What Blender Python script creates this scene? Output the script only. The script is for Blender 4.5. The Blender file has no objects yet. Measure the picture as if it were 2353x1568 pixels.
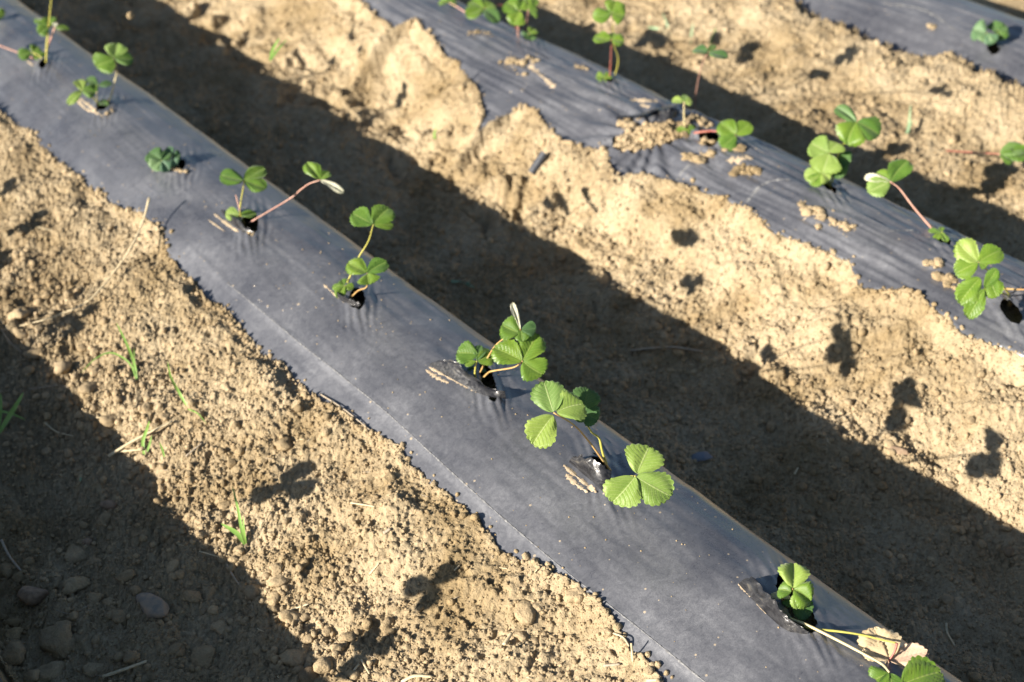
import bpy, math, random
import numpy as np
import time; T0 = time.time()
from mathutils import Vector
random.seed(7)
RNG = np.random.default_rng(11)
scene = bpy.context.scene
C = scene.collection

# ------------------------------------------------------------------ camera, sky, sun, exposure
FPX, CU, CV = 3268.0, 1176.5, 784.0          # the lens in units of a 2353 px wide picture
PITCH, YAW, CAMH = math.radians(32.638), math.radians(37.212), 1.43
cam_d = bpy.data.cameras.new('camera'); cam = bpy.data.objects.new('camera', cam_d); C.objects.link(cam)
cam.location = (0, 0, CAMH)
cam.rotation_euler = (math.pi/2 - PITCH, 0, -YAW)
cam_d.sensor_width = 36; cam_d.lens = 50.0
cam_d.clip_start = 0.05; cam_d.clip_end = 500
cam_d.dof.use_dof = True; cam_d.dof.focus_distance = 2.12; cam_d.dof.aperture_fstop = 3.7
scene.camera = cam

SUN_EL = math.radians(18.8)
SUN_AZ = YAW + math.radians(58.9)             # the way the shadows run, clockwise from +Y
S = Vector((math.cos(SUN_EL)*math.sin(SUN_AZ), math.cos(SUN_EL)*math.cos(SUN_AZ), -math.sin(SUN_EL)))
world = bpy.data.worlds.new('World'); scene.world = world; world.use_nodes = True
wn = world.node_tree; wn.nodes.clear()
wo = wn.nodes.new('ShaderNodeOutputWorld'); wb = wn.nodes.new('ShaderNodeBackground'); sk = wn.nodes.new('ShaderNodeTexSky')
sk.sky_type = 'NISHITA'; sk.sun_disc = False; sk.sun_elevation = SUN_EL; sk.sun_rotation = math.atan2(-S.x, -S.y)
sk.air_density = 0.85; sk.dust_density = 0.5; sk.ozone_density = 1.0
wb.inputs['Strength'].default_value = 0.05
wn.links.new(sk.outputs[0], wb.inputs[0]); wn.links.new(wb.outputs[0], wo.inputs[0])
sd = bpy.data.lights.new('sun', 'SUN'); sun = bpy.data.objects.new('sun', sd); C.objects.link(sun)
sd.energy = 5.0; sd.angle = math.radians(0.53); sd.color = (1.0, 0.92, 0.81)
sun.rotation_euler = S.to_track_quat('-Z', 'Y').to_euler(); sun.location = (-6, 1, 3)
scene.view_settings.view_transform = 'Standard'; scene.view_settings.look = 'None'
scene.view_settings.exposure = 1.30; scene.view_settings.gamma = 1.0
scene.render.engine = 'CYCLES'

# ------------------------------------------------------------------ surveying: a point of the place from its direction and height
def ray(u, v):
    x = u-CU; y = CV-v
    F = FPX*math.cos(PITCH)+y*math.sin(PITCH); Z = -FPX*math.sin(PITCH)+y*math.cos(PITCH)
    return Vector((F*math.sin(YAW)+x*math.cos(YAW), F*math.cos(YAW)-x*math.sin(YAW), Z)).normalized()
CAM = Vector((0, 0, CAMH))
def at(u, v, z=0.0):
    d = ray(u, v); return CAM + d*((z-CAMH)/d.z)

# ------------------------------------------------------------------ noise
def _h(ix, iy, seed):
    h = (ix.astype(np.int64)*374761393 + iy.astype(np.int64)*668265263 + seed*974634777) & 0xffffffff
    h = ((h ^ (h >> 13))*1274126177) & 0xffffffff
    h = ((h ^ (h >> 16))*2246822519) & 0xffffffff
    return ((h ^ (h >> 15)) & 0xffffff)/float(0xffffff)
def vnoise(x, y, seed):
    ix = np.floor(x); iy = np.floor(y); fx = x-ix; fy = y-iy
    fx = fx*fx*fx*(fx*(fx*6-15)+10); fy = fy*fy*fy*(fy*(fy*6-15)+10)
    a = _h(ix, iy, seed); b = _h(ix+1, iy, seed); c = _h(ix, iy+1, seed); d = _h(ix+1, iy+1, seed)
    return (a+(b-a)*fx)*(1-fy)+(c+(d-c)*fx)*fy*1.0 - 0.5
def fbm(x, y, seed, n=4, g=0.5):
    s = 0; a = 1.0
    for k in range(n):
        s = s + a*vnoise(x*2**k+k*7.3, y*2**k-k*3.1, seed+k); a *= g
    return s
def lumps(x, y, cell, seed, dens=0.7, rmin=0.25, rmax=0.62):
    """rounded grains: height of randomly strewn half balls, in metres"""
    gx = x/cell; gy = y/cell; ix = np.floor(gx); iy = np.floor(gy); out = np.zeros_like(gx)
    for dx in (-1, 0, 1):
        for dy in (-1, 0, 1):
            cx = ix+dx; cy = iy+dy
            px = cx+_h(cx, cy, seed); py = cy+_h(cx, cy, seed+1)
            r = rmin+(rmax-rmin)*_h(cx, cy, seed+2)**2
            r = np.where(_h(cx, cy, seed+3) < dens, r, 0)
            q = r*r-(gx-px)**2-(gy-py)**2
            out = np.maximum(out, np.sqrt(np.maximum(q, 0)))
    return out*cell

# ------------------------------------------------------------------ the lie of the land
XR = {-1: -0.78, 0: 0.235, 1: 1.32, 2: 2.367, 3: 3.58, 4: 4.66}   # right shoulders of the beds
PROF = {1: ([-.46, -.37, -.315, -.28, -.22, -.12, -.05, -.012, .010, .035, .065, .10, .14],
            [-.19, -.095, -.055, -.036, -.010, .012, .008, -.001, -.011, -.05, -.12, -.20, -.26]),
        2: ([-.50, -.42, -.34, -.28, -.20, -.12, -.05, -.012, .010, .035, .065, .10, .14],
            [-.17, -.105, -.070, -.047, -.014, .008, .006, -.001, -.011, -.05, -.12, -.20, -.26])}
def smooth_prof(k):
    xs, zs = PROF[2 if k == 2 else 1]
    g = np.linspace(xs[0], xs[-1], 601); z = np.interp(g, xs, zs)
    ker = np.hanning(27); ker /= ker.sum(); zp = np.pad(z, 13, mode='edge')
    a = np.convolve(zp, ker, 'valid'); k2 = np.hanning(91); k2 /= k2.sum(); b_ = np.convolve(np.pad(z, 45, mode='edge'), k2, 'valid')
    w = np.clip((g+.12)/.06, 0, 1); return g, b_*(1-w)+a*w
SP = {k: smooth_prof(k) for k in (1, 2)}
def curve(pts, z):
    q = sorted([(at(u, v, z).y, at(u, v, z).x) for u, v in pts])
    return np.array([a for a, b in q]), np.array([b for a, b in q])
B1 = curve([(0,262),(45,285),(110,345),(175,400),(240,455),(262,480),(330,500),(365,540),(395,590),(440,650),(500,700),(560,752),(600,805),(650,830),(690,885),(760,930),(850,990),(915,1035),(965,1090),(1030,1140),(1085,1185),(1110,1220),(1180,1280),(1260,1325),(1330,1360),(1372,1400),(1430,1460),(1510,1568)], -.045)
B2 = curve([(800,0),(845,40),(905,80),(960,75),(1010,130),(1060,165),(1100,215),(1112,245),(1100,268),(1150,255),(1195,245),(1235,262),(1270,300),(1330,335),(1390,352),(1412,395),(1480,408),(1560,432),(1640,462),(1720,500),(1780,545),(1840,570),(1950,622),(1985,668),(2090,692),(2160,735),(2205,770),(2240,788),(2353,838)], -.05)
B3 = curve([(1810,0),(1880,30),(1990,78),(2080,118),(2175,122),(2240,155),(2353,202)], -.045)
def xb(k, Y):
    if k == 1: b = np.interp(Y, *B1)
    elif k == 2: b = np.interp(Y, *B2)
    elif k == 3: b = np.interp(Y, *B3)
    else: b = XR[k]-0.30+0*Y
    return b+0.010*fbm(Y*0+k, Y*22, 33, 3)+0.005*fbm(Y*0+k, Y*70, 37, 2)
HOLES = []     # (x, y, half length along the slit, half width, slit angle, bed)
def hole(k, u, v, a, b, ang=62, z=0.008):
    p = at(u, v, z); HOLES.append((p.x, p.y, a, b, math.radians(ang), k)); return p
TORN = at(1500, 300, 0.005)
def film_z(k, X, Y, fine=True):
    g, z = SP[2 if k == 2 else 1]
    edge = 0.006*fbm(Y*3.0, X*0+k*5.0, 40, 3)
    o = X-XR[k]-edge
    zz = np.interp(o, g, z)
    zz = zz + 0.006*fbm(X*5, Y*2.2, 50+k, 3)+(0.014 if k == 0 else 0)
    amp = {1: 1.0, 2: 2.3, 3: 2.0}.get(k, 1.0)
    if fine:
        # wrinkles pulled lengthways along the bed
        wob = 0.018*fbm(Y*2.5, X*4, 57, 2)
        amp = amp*(.45 if k == 1 else 1)
        if k == 1: zz = zz + .0022*fbm(X*26, Y*16, 58, 2)*np.clip(.5+2*fbm(X*6, Y*3, 59, 2), 0, 1)
        zz = zz + amp*0.0022*fbm((X+wob)*60, Y*5.0, 60+k, 3)
        zz = zz + amp*0.0012*fbm((X+wob*0.6-0.25*Y*0.1)*150, Y*9.0, 64+k, 2)
        if k == 1:   # the long crease near the soil
            cx = XR[1]-0.268+0.010*fbm(Y*2.2, Y*0, 71, 2)
            zz = zz + 0.0022*np.exp(-((X-cx)/0.006)**2)*np.clip((2.6-Y)/.5, 0, 1)
        for (hx, hy, a, b, an, kk) in HOLES:
            if kk != k: continue
            ca, sa = math.cos(an), math.sin(an)
            p = (X-hx)*ca+(Y-hy)*sa; q = -(X-hx)*sa+(Y-hy)*ca
            r = np.sqrt((p/a)**2+(q/b)**2); d = np.sqrt(p*p+q*q)
            zz = zz + 0.004*np.exp(-((r-1.1)/0.7)**2)
            wr = np.sin(q*430+5*fbm(p*12+hx, q*40, 77, 2))*np.exp(-(np.abs(p)-a)**2/0.004)*np.exp(-(q/0.04)**2)*(.4+1.6*np.clip(fbm(p*15+hy, q*50, 78, 2)+.3, 0, 1))
            zz = zz + 0.0012*wr
        if k == 2:   # film bunched up round the big tear
            p = (X-TORN.x); q = (Y-TORN.y); d = np.sqrt(p*p+q*q); th = np.arctan2(q, p)
            w = np.exp(-((d-0.12)/0.13)**2)
            zz = zz + 0.0045*w*np.sin(th*17+6*fbm(X*7, Y*7, 81, 2)) + 0.006*w*fbm(th*4, d*6, 83, 2)
    return zz
def bank(X, Y):
    e1 = xb(1, Y)-1.015; e2 = xb(2, Y)-2.10; e3 = xb(3, Y)-3.25
    zA = np.interp(X-e1*np.clip((X-.7)/.3, 0, 1), [.30,.345,.38,.45,.60,.69,.73,.80,.88,.96,1.03], [-.13,-.19,-.20,-.192,-.18,-.165,-.148,-.122,-.092,-.060,-.038])
    zB = np.interp(X-e2*np.clip((X-1.8)/.3, 0, 1), [1.37,1.43,1.50,1.62,1.76,1.86,1.91,1.96,2.03,2.10,2.16], [-.14,-.20,-.207,-.218,-.215,-.194,-.166,-.132,-.085,-.048,-.035])
    zB2 = np.interp(X-e2*np.clip((X-1.86)/.2, 0, 1), [1.37,1.43,1.50,1.62,1.76,1.86,1.93,1.975,2.005,2.05,2.10,2.16], [-.14,-.20,-.207,-.215,-.208,-.192,-.178,-.155,-.110,-.066,-.046,-.035])
    wB = np.clip((Y-1.55)/.35, 0, 1)*np.clip(.75+1.2*vnoise(Y*4, Y*0, 19), 0, 1)
    zB = zB*(1-wB)+zB2*wB
    zC = np.interp(X-e3*np.clip((X-2.9)/.3, 0, 1), [2.40,2.46,2.55,2.66,2.74,2.86,2.98,3.05,3.12,3.2,3.28], [-.12,-.165,-.168,-.157,-.145,-.133,-.116,-.088,-.056,-.040,-.032])
    m = ((X-3.58) % 1.05)
    zO = np.interp(m, [0, .06, .12, .3, .45, .62, .75, 1.0, 1.05], [-.10,-.17,-.19,-.18,-.16,-.09,-.045,-.04,-.10])
    z = np.where(X < 1.16, zA, np.where(X < 2.22, zB, np.where(X < 3.4, zC, zO)))
    z = np.where(X < 0.29, np.interp((X-0.27) % 1.05, [0, .06, .12, .3, .45, .62, .75, 1.0, 1.05], [-.10,-.17,-.19,-.18,-.16,-.09,-.045,-.04,-.10]), z)
    return z
def soil(X, Y, fine=True):
    z = bank(X, Y)
    big = fbm(X*5.5, Y*4.5, 3, 3)
    z = z + 0.020*big + 0.018*fbm(X*13, Y*11, 8, 3)
    # slumped, washed out hollows along the foot of the second bank
    B = np.exp(-((X-1.86)/0.11)**2)
    hb = fbm(X*13+1.5*fbm(X*7, Y*7, 28, 2), Y*8, 21, 3)
    z = z - 0.095*B*np.clip(hb+0.02, 0, .6)*np.clip((Y-1.5)/.4, .25, 1) + .018*np.exp(-((X-1.98)/.07)**2)*np.clip(hb, -.3, .3)*(Y > 1.7)
    Cc = np.exp(-((X-2.82)/0.10)**2)
    z = z - 0.035*Cc*np.clip(fbm(X*9, Y*6, 25, 3), 0, 1)
    rough = np.clip(0.75+1.3*fbm(X*4, Y*4, 31, 2), 0.25, 1.4)
    if fine:
        z = z + 0.008*fbm(X*20, Y*20, 5, 3)
        lowA = np.clip((0.88-X)/0.18, 0, 1)*(X > .3)
        foot = np.exp(-((X-1.90)/.09)**2)
        z = z + lumps(X+.02*fbm(X*30, Y*30, 48, 2), Y+.02*fbm(X*30, Y*30, 49, 2), .095, 151, .62, .2, .52)*.62*np.clip(foot+.35*np.exp(-((X-2.85)/.1)**2), 0, 1)*np.clip((Y-1.2)/.5, .3, 1)
        wx = .0055*fbm(X*95, Y*95, 41, 3); wy = .0055*fbm(X*95, Y*95, 45, 3)
        A, B_ = X+wx, Y+wy
        z = z + lumps(A, B_, 0.036, 101, 0.10+.22*lowA+.12*foot, .16, .40)*(0.40+0.45*lowA)*rough
        z = z + lumps(A+.7, B_, 0.019, 111, 0.22+.40*lowA+.25*foot, .2, .50)*(0.42+0.35*lowA)*rough
        z = z + lumps(A, B_+.3, 0.0105, 121, 0.75+.15*lowA, .25, .60)*(0.75+0.2*lowA)
        z = z + lumps(A+.2, B_, 0.0062, 131, 0.85, .3, .62)*0.70
        z = z + 0.0032*fbm(X*130, Y*130, 47, 2)
        pit = np.clip(fbm(X*60, Y*60, 9, 2)-0.28, 0, 1)
        z = z - 0.022*pit
        # drying cracks
        cr = np.abs(fbm(X*11+2*fbm(X*9, Y*9, 15, 2), Y*11, 14, 2))
        z = z - 0.006*np.exp(-(cr/0.012)**2)*(vnoise(X*5, Y*5, 17) > 0.05)
    # under the film the soil drops out of sight
    for k in (1, 2, 3):
        b = xb(k, Y)
        inside = (X > b-0.03) & (X < XR[k]+0.075)
        fz = film_z(k, X, Y, False)
        t = np.clip((X-b)/0.012, 0, 1)
        crest = 0.003*np.exp(-((X-b+0.012)/0.014)**2)
        lip = np.clip((X-b+0.03)/0.03, 0, 1)
        zl = fz+0.003+crest
        zin = np.where(X < b, z*(1-lip)+(zl+np.maximum((z-bank(X, Y))*0.50, -.004))*lip, z*(1-t)+(fz-0.045)*t)
        right = np.clip((X-XR[k]-0.045)/0.03, 0, 1)
        zin = np.where(X > XR[k]+0.03, np.minimum(z, fz-0.045)*(1-right)+z*right, zin)
        if k == 2:   # bare soil showing in the big tear
            m = np.clip(1.35-np.sqrt(((X-TORN.x)*0.83+(Y-TORN.y)*-0.56)**2/0.098**2+((X-TORN.x)*0.56+(Y-TORN.y)*0.83)**2/0.052**2), 0, 1)
            fin = (z-bank(X, Y)-0.020*big)
            zin = np.where((m > 0) & (X < XR[2]-0.015), zin*(1-m)+(fz+0.010+1.0*fin)*m, zin)
        z = np.where(inside, zin, z)
    for k in (0,):
        ins = (X > -0.03) & (X < 0.33)
        z = np.where(ins, np.minimum(z, film_z(0, X, Y, False)-0.03), z)
    return z
def g1(fn, x, y, *a): return float(fn(*a, np.array([x]), np.array([y]), False)[0]) if a else float(fn(np.array([x]), np.array([y]), False)[0])
def bedz(x, y):
    best = -9
    for k in (0, 1, 2, 3):
        if x > float(xb(k, np.array([y]))[0]) and x < XR[k]+0.09:
            best = float(film_z(k, np.array([x]), np.array([y]), False)[0])
    return best
SX0, SY0, SDX = .05, .25, .006
SGX = np.arange(SX0, 4.25, SDX); SGY = np.arange(SY0, 5.4, SDX)
SURF = SURFH = None
def survey():
    """one height map of soil and film, looked up by everything that is set down on them"""
    global SURF
    XX, YY = np.meshgrid(SGX, SGY); z = soil(XX, YY)
    for k in (0, 1, 2, 3):
        i0 = np.searchsorted(SGX, XR[k]-.42); i1 = np.searchsorted(SGX, XR[k]+.09)
        i0 = max(i0, 0)
        x = XX[:, i0:i1]; y = YY[:, i0:i1]
        z[:, i0:i1] = np.where(x > xb(k, y), np.maximum(z[:, i0:i1], film_z(k, x, y)), z[:, i0:i1])
    SURF = z
def look(x, y):
    fx = np.clip((np.asarray(x)-SX0)/SDX, 0, len(SGX)-1.01); fy = np.clip((np.asarray(y)-SY0)/SDX, 0, len(SGY)-1.01)
    i = fx.astype(int); j = fy.astype(int); u = fx-i; v = fy-j
    return (SURF[j, i]*(1-u)+SURF[j, i+1]*u)*(1-v)+(SURF[j+1, i]*(1-u)+SURF[j+1, i+1]*u)*v
def surf_z(x, y): return float(look(x, y))
def on(u, v, h=0.0):
    """where the line of sight meets the place's surface, h above it"""
    d = ray(u, v); t0 = (0.13-CAMH)/d.z; t = t0+np.arange(0, .9, .002)
    hit = np.nonzero(CAMH+d.z*t <= look(d.x*t, d.y*t)+h)[0]
    k = t[hit[0]] if len(hit) else t0
    return CAM+d*float(k)

# ------------------------------------------------------------------ materials
def mat(name): 
    m = bpy.data.materials.new(name); m.use_nodes = True; nt = m.node_tree
    b = nt.nodes['Principled BSDF']; return m, nt, b
def N(nt, t, **kw):
    n = nt.nodes.new(t)
    for k, v in kw.items():
        if k in n.inputs: n.inputs[k].default_value = v
        else: setattr(n, k, v)
    return n
def ramp(nt, src, stops):
    r = nt.nodes.new('ShaderNodeValToRGB'); e = r.color_ramp.elements
    while len(e) < len(stops): e.new(0.5)
    for i, (p, c) in enumerate(stops): e[i].position = p; e[i].color = (*c, 1) if len(c) == 3 else c
    nt.links.new(src, r.inputs[0]); return r.outputs[0]
def g3(v): return (v, v, v)
def noise(nt, vec, scale, detail=4, rough=0.55, dist=0.0):
    n = N(nt, 'ShaderNodeTexNoise'); n.inputs['Scale'].default_value = scale; n.inputs['Detail'].default_value = detail
    n.inputs['Roughness'].default_value = rough; n.inputs['Distortion'].default_value = dist
    nt.links.new(vec, n.inputs['Vector']); return n.outputs['Fac']
def pos(nt, scale=(1, 1, 1), rotz=0.0):
    g = nt.nodes.new('ShaderNodeNewGeometry'); mp = nt.nodes.new('ShaderNodeMapping')
    mp.inputs['Scale'].default_value = scale; mp.inputs['Rotation'].default_value = (0, 0, rotz)
    nt.links.new(g.outputs['Position'], mp.inputs['Vector']); return mp.outputs[0]
def mixc(nt, f, a, b, mode='MIX'):
    m = nt.nodes.new('ShaderNodeMix'); m.data_type = 'RGBA'; m.blend_type = mode
    for s, i in ((f, 0), (a, 6), (b, 7)):
        if isinstance(s, (int, float)): m.inputs[i].default_value = s
        elif isinstance(s, tuple): m.inputs[i].default_value = (*s, 1)
        else: nt.links.new(s, m.inputs[i])
    return m.outputs[2]
def mth(nt, op, a, b=0.0, clamp=False):
    m = nt.nodes.new('ShaderNodeMath'); m.operation = op; m.use_clamp = clamp
    for i, s in enumerate((a, b)):
        if isinstance(s, (int, float)): m.inputs[i].default_value = s
        else: nt.links.new(s, m.inputs[i])
    return m.outputs[0]
def bump(nt, b, h, strength, dist, prev=None):
    n = nt.nodes.new('ShaderNodeBump'); n.inputs['Strength'].default_value = strength; n.inputs['Distance'].default_value = dist
    nt.links.new(h, n.inputs['Height'])
    if prev: nt.links.new(prev, n.inputs['Normal'])
    nt.links.new(n.outputs[0], b.inputs['Normal']); return n.outputs[0]

def soil_mat(name, tint=(1, 1, 1), var=0.0):
    m, nt, b = mat(name); P = pos(nt)
    n1 = noise(nt, P, 6, 5); n2 = noise(nt, P, 90, 5, .65); n3 = noise(nt, P, 420, 3, .7)
    c1 = ramp(nt, n1, [(.30, (.355*tint[0], .270*tint[1], .157*tint[2])), (.52, (.450*tint[0], .355*tint[1], .222*tint[2])), (.72, (.510*tint[0], .412*tint[1], .270*tint[2]))])
    c2 = ramp(nt, n2, [(.28, g3(.74)), (.55, g3(1.0)), (.8, g3(1.12))])
    c3 = ramp(nt, n3, [(.25, g3(.82)), (.6, g3(1.05))])
    nd = noise(nt, P, 3.2, 5, .65, .8); c1 = mixc(nt, ramp(nt, nd, [(.50, g3(0)), (.64, g3(.65))]), c1, (.255, .180, .085))
    c = mixc(nt, 1.0, mixc(nt, 1.0, c1, c2, 'MULTIPLY'), c3, 'MULTIPLY')
    if var:
        oi = nt.nodes.new('ShaderNodeObjectInfo'); c = mixc(nt, 1.0, c, ramp(nt, oi.outputs['Random'], [(0, g3(1-var)), (1, g3(1+var*.45))]), 'MULTIPLY')
    nt.links.new(c, b.inputs['Base Color']); b.inputs['Roughness'].default_value = 0.95; b.inputs['Specular IOR Level'].default_value = 0.12
    p = bump(nt, b, n3, .8, .0025); bump(nt, b, n2, .8, .008, p)
    return m
M_SOIL = soil_mat('dry_soil')
M_CLOD = soil_mat('dry_soil_clod', (1.06, 1.03, 1.0), .22)
M_DAMP = soil_mat('stony_soil', (.62, .58, .58))

def film_mat(name, seed=0.0, dusty=1.0, strk=.12):
    m, nt, b = mat(name)
    P = pos(nt); PS = pos(nt, (60, 2.4, 30)); PS2 = pos(nt, (200, 8, 60), 0.08)
    cloud = noise(nt, P, 5.0+seed, 5, .6, .4); grain = noise(nt, P, 520, 4, .7); mott = noise(nt, P, 70, 5, .65, 1.2)
    st = noise(nt, PS, 1.0, 4, .6); st2 = noise(nt, PS2, 1.0, 3, .6)
    d = mth(nt, 'MULTIPLY', ramp(nt, cloud, [(.34, g3(.30)), (.68, g3(.95))]), ramp(nt, mott, [(.3, g3(.60)), (.7, g3(1.2))]))
    d = mth(nt, 'MULTIPLY', d, ramp(nt, grain, [(.28, g3(.55)), (.62, g3(1.15))]))
    d = mth(nt, 'ADD', d, ramp(nt, st, [(.55, g3(0)), (.80, g3(strk))]))
    d = mth(nt, 'ADD', d, ramp(nt, st2, [(.60, g3(0)), (.85, g3(strk*.7))]))
    sa = N(nt, 'ShaderNodeAttribute'); sa.attribute_name = 'stretch'
    d = mth(nt, 'ADD', d, mth(nt, 'MULTIPLY', sa.outputs['Fac'], ramp(nt, mott, [(.3, g3(.45)), (.7, g3(1.0))])))
    dark = (.034, .036, .046); dust = (.225, .228, .242)
    c = mixc(nt, mth(nt, 'MULTIPLY', d, .55*dusty+.12, True), dark, dust)
    # flecks of dried soil
    vo = N(nt, 'ShaderNodeTexVoronoi'); vo.inputs['Scale'].default_value = 75; vo.inputs['Randomness'].default_value = 1
    nt.links.new(P, vo.inputs['Vector'])
    sepc = N(nt, 'ShaderNodeSeparateColor'); nt.links.new(vo.outputs['Color'], sepc.inputs[0])
    cl = noise(nt, P, 9, 3, .6)
    thr = mth(nt, 'MULTIPLY', ramp(nt, cl, [(.40, g3(.06)), (.75, g3(.30))]), ramp(nt, sepc.outputs[0], [(.62, g3(0)), (.95, g3(1.0))]))
    fl = mth(nt, 'LESS_THAN', vo.outputs['Distance'], thr)
    c = mixc(nt, mth(nt, 'MULTIPLY', fl, .85), c, (.36, .29, .20))
    nt.links.new(c, b.inputs['Base Color'])
    r = ramp(nt, d, [(.2, g3(.25)), (1.0, g3(.46))])
    nt.links.new(mth(nt, 'ADD', r, mth(nt, 'MULTIPLY', fl, .4), True), b.inputs['Roughness'])
    b.inputs['Specular IOR Level'].default_value = 0.85; b.inputs['Coat Weight'].default_value = .30; b.inputs['Coat Roughness'].default_value = .35
    p = bump(nt, b, mott, .15, .0012); p = bump(nt, b, st, .5*strk, .0015, p); p = bump(nt, b, grain, .12, .0006, p); bump(nt, b, fl, .5, .001, p)
    return m
M_FILM = film_mat('black_mulch_film')
M_FILM2 = film_mat('creased_mulch_film', 1.0, 0.8, .34)
m, nt, b = mat('pale_stretch_mark'); P = pos(nt, (1, 1, 1))
n = noise(nt, P, 160, 4, .7)
nt.links.new(ramp(nt, n, [(.42, (.10, .10, .105)), (.66, (.27, .27, .265))]), b.inputs['Base Color']); b.inputs['Roughness'].default_value = .6; M_MARK = m
m, nt, b = mat('torn_glossy_film'); P = pos(nt)
n = noise(nt, pos(nt, (1, .35, 1), 1.0), 70, 3, .5, 1.5); n2 = noise(nt, P, 200, 3)
nt.links.new(ramp(nt, n, [(.38, (.012, .012, .014)), (.60, (.030, .030, .033)), (.80, (.11, .10, .08))]), b.inputs['Base Color'])  # paler stops: tan dust, plus fold highlights and sheen streaks painted into the colour
nt.links.new(ramp(nt, n2, [(.3, g3(.18)), (.7, g3(.42))]), b.inputs['Roughness']); bump(nt, b, n, .4, .0035); M_FLAP = m
m, nt, b = mat('dried_mud'); P = pos(nt); n = noise(nt, P, 260, 4)
nt.links.new(ramp(nt, n, [(.3, (.36, .27, .17)), (.7, (.52, .42, .29))]), b.inputs['Base Color']); b.inputs['Roughness'].default_value = .9; bump(nt, b, n, .5, .002); M_MUD = m

def leaf_mat(name, lo, hi, vein, trans=.28, rough=.48, veinamt=.55):
    m, nt, b = mat(name)
    uv = N(nt, 'ShaderNodeUVMap'); sp = N(nt, 'ShaderNodeSeparateXYZ'); nt.links.new(uv.outputs[0], sp.inputs[0])
    s = sp.outputs[0]; t = sp.outputs[1]
    at_ = mth(nt, 'ABSOLUTE', mth(nt, 'SUBTRACT', mth(nt, 'MULTIPLY', t, 2.0), 1.0))
    P = pos(nt); n1 = noise(nt, P, 45, 4, .6); n2 = noise(nt, P, 600, 3, .6); oi = nt.nodes.new('ShaderNodeObjectInfo')
    ph = mth(nt, 'FRACT', mth(nt, 'MULTIPLY', mth(nt, 'SUBTRACT', s, mth(nt, 'MULTIPLY', at_, .36)), 8.0))
    side = mth(nt, 'ABSOLUTE', mth(nt, 'SUBTRACT', ph, .5))
    v1 = ramp(nt, side, [(.0, g3(1.0)), (.11, g3(0))]); v2 = ramp(nt, at_, [(.018, g3(1.0)), (.055, g3(0))])
    vv = mth(nt, 'MAXIMUM', mth(nt, 'MULTIPLY', v1, .55), v2)
    c = ramp(nt, n1, [(.3, lo), (.7, hi)])
    c = mixc(nt, 1.0, c, ramp(nt, oi.outputs['Random'], [(0, (.55, .70, .85)), (.5, (.92, .95, .9)), (1, (1.12, 1.06, .95))] if lo[1] > lo[0] and lo[0] < .4 else [(0, (.92, .92, .92)), (1, (1.05, 1.03, 1))]), 'MULTIPLY')
    c = mixc(nt, mth(nt, 'MULTIPLY', vv, veinamt), c, vein)
    c = mixc(nt, 1.0, c, ramp(nt, n2, [(.3, g3(.86)), (.7, g3(1.08))]), 'MULTIPLY')
    nt.links.new(c, b.inputs['Base Color']); b.inputs['Roughness'].default_value = rough; b.inputs['Specular IOR Level'].default_value = .5
    b.inputs['Sheen Weight'].default_value = .25; b.inputs['Sheen Roughness'].default_value = .5
    hh = mth(nt, 'ADD', mth(nt, 'MULTIPLY', vv, -1.0), mth(nt, 'MULTIPLY', n2, .4)); bump(nt, b, hh, .35, .0012)
    tr = N(nt, 'ShaderNodeBsdfTranslucent'); nt.links.new(mixc(nt, 1.0, c, (1.0, 1.0, .55), 'MULTIPLY'), tr.inputs['Color'])
    mx = N(nt, 'ShaderNodeMixShader'); mx.inputs[0].default_value = trans
    nt.links.new(b.outputs[0], mx.inputs[1]); nt.links.new(tr.outputs[0], mx.inputs[2])
    nt.links.new(mx.outputs[0], nt.nodes['Material Output'].inputs['Surface'])
    return m
M_LEAF = leaf_mat('strawberry_leaf', (.090, .190, .014), (.175, .290, .028), (.36, .44, .12), .33, .40)
M_LEAFD = leaf_mat('strawberry_leaf_deep', (.060, .140, .034), (.095, .195, .048), (.18, .28, .10))
M_LEAFL = leaf_mat('strawberry_leaf_light', (.190, .300, .048), (.275, .385, .080), (.48, .54, .24))
M_LEAFB = leaf_mat('strawberry_leaf_blue_green', (.10, .20, .085), (.16, .27, .12), (.30, .40, .22))
M_PALE = leaf_mat('strawberry_leaf_underside', (.58, .58, .42), (.70, .68, .52), (.62, .62, .45), .2, .6)
M_DEAD = leaf_mat('withered_leaf_underside', (.66, .50, .29), (.76, .61, .38), (.46, .31, .17), .2, .6)
M_DEADP = leaf_mat('withered_leaf_pinkish', (.62, .42, .29), (.74, .54, .38), (.50, .26, .20), .15, .65)
def plain(name, lo, hi, rough=.6, sc=60, trans=0):
    m, nt, b = mat(name); P = pos(nt); n = noise(nt, P, sc, 4, .6)
    nt.links.new(ramp(nt, n, [(.3, lo), (.7, hi)]), b.inputs['Base Color']); b.inputs['Roughness'].default_value = rough
    bump(nt, b, n, .3, .002); return m
M_STEM_Y = plain('petiole_yellow_green', (.36, .34, .06), (.46, .42, .10), .45)
M_STEM_O = plain('petiole_tan_orange', (.42, .23, .08), (.50, .36, .14), .45)
M_STEM_P = plain('petiole_pink', (.50, .24, .18), (.62, .40, .30), .45)
M_STEM_R = plain('petiole_red', (.30, .075, .06), (.40, .16, .11), .45)
M_STEM_B = plain('petiole_pale', (.52, .44, .22), (.62, .52, .30), .45)
M_GRASS = plain('grass_blade', (.16, .30, .05), (.26, .42, .10), .45)
M_GRASSB = plain('grass_blade_grey', (.18, .30, .16), (.28, .38, .22), .5)
M_STRAW = plain('straw', (.50, .40, .23), (.68, .57, .37), .65, 180)
M_STRAWD = plain('weathered_straw', (.30, .24, .17), (.44, .37, .27), .75, 160)
M_STONE1 = plain('reddish_stone', (.20, .135, .085), (.36, .255, .165), .9, 130)
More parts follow.
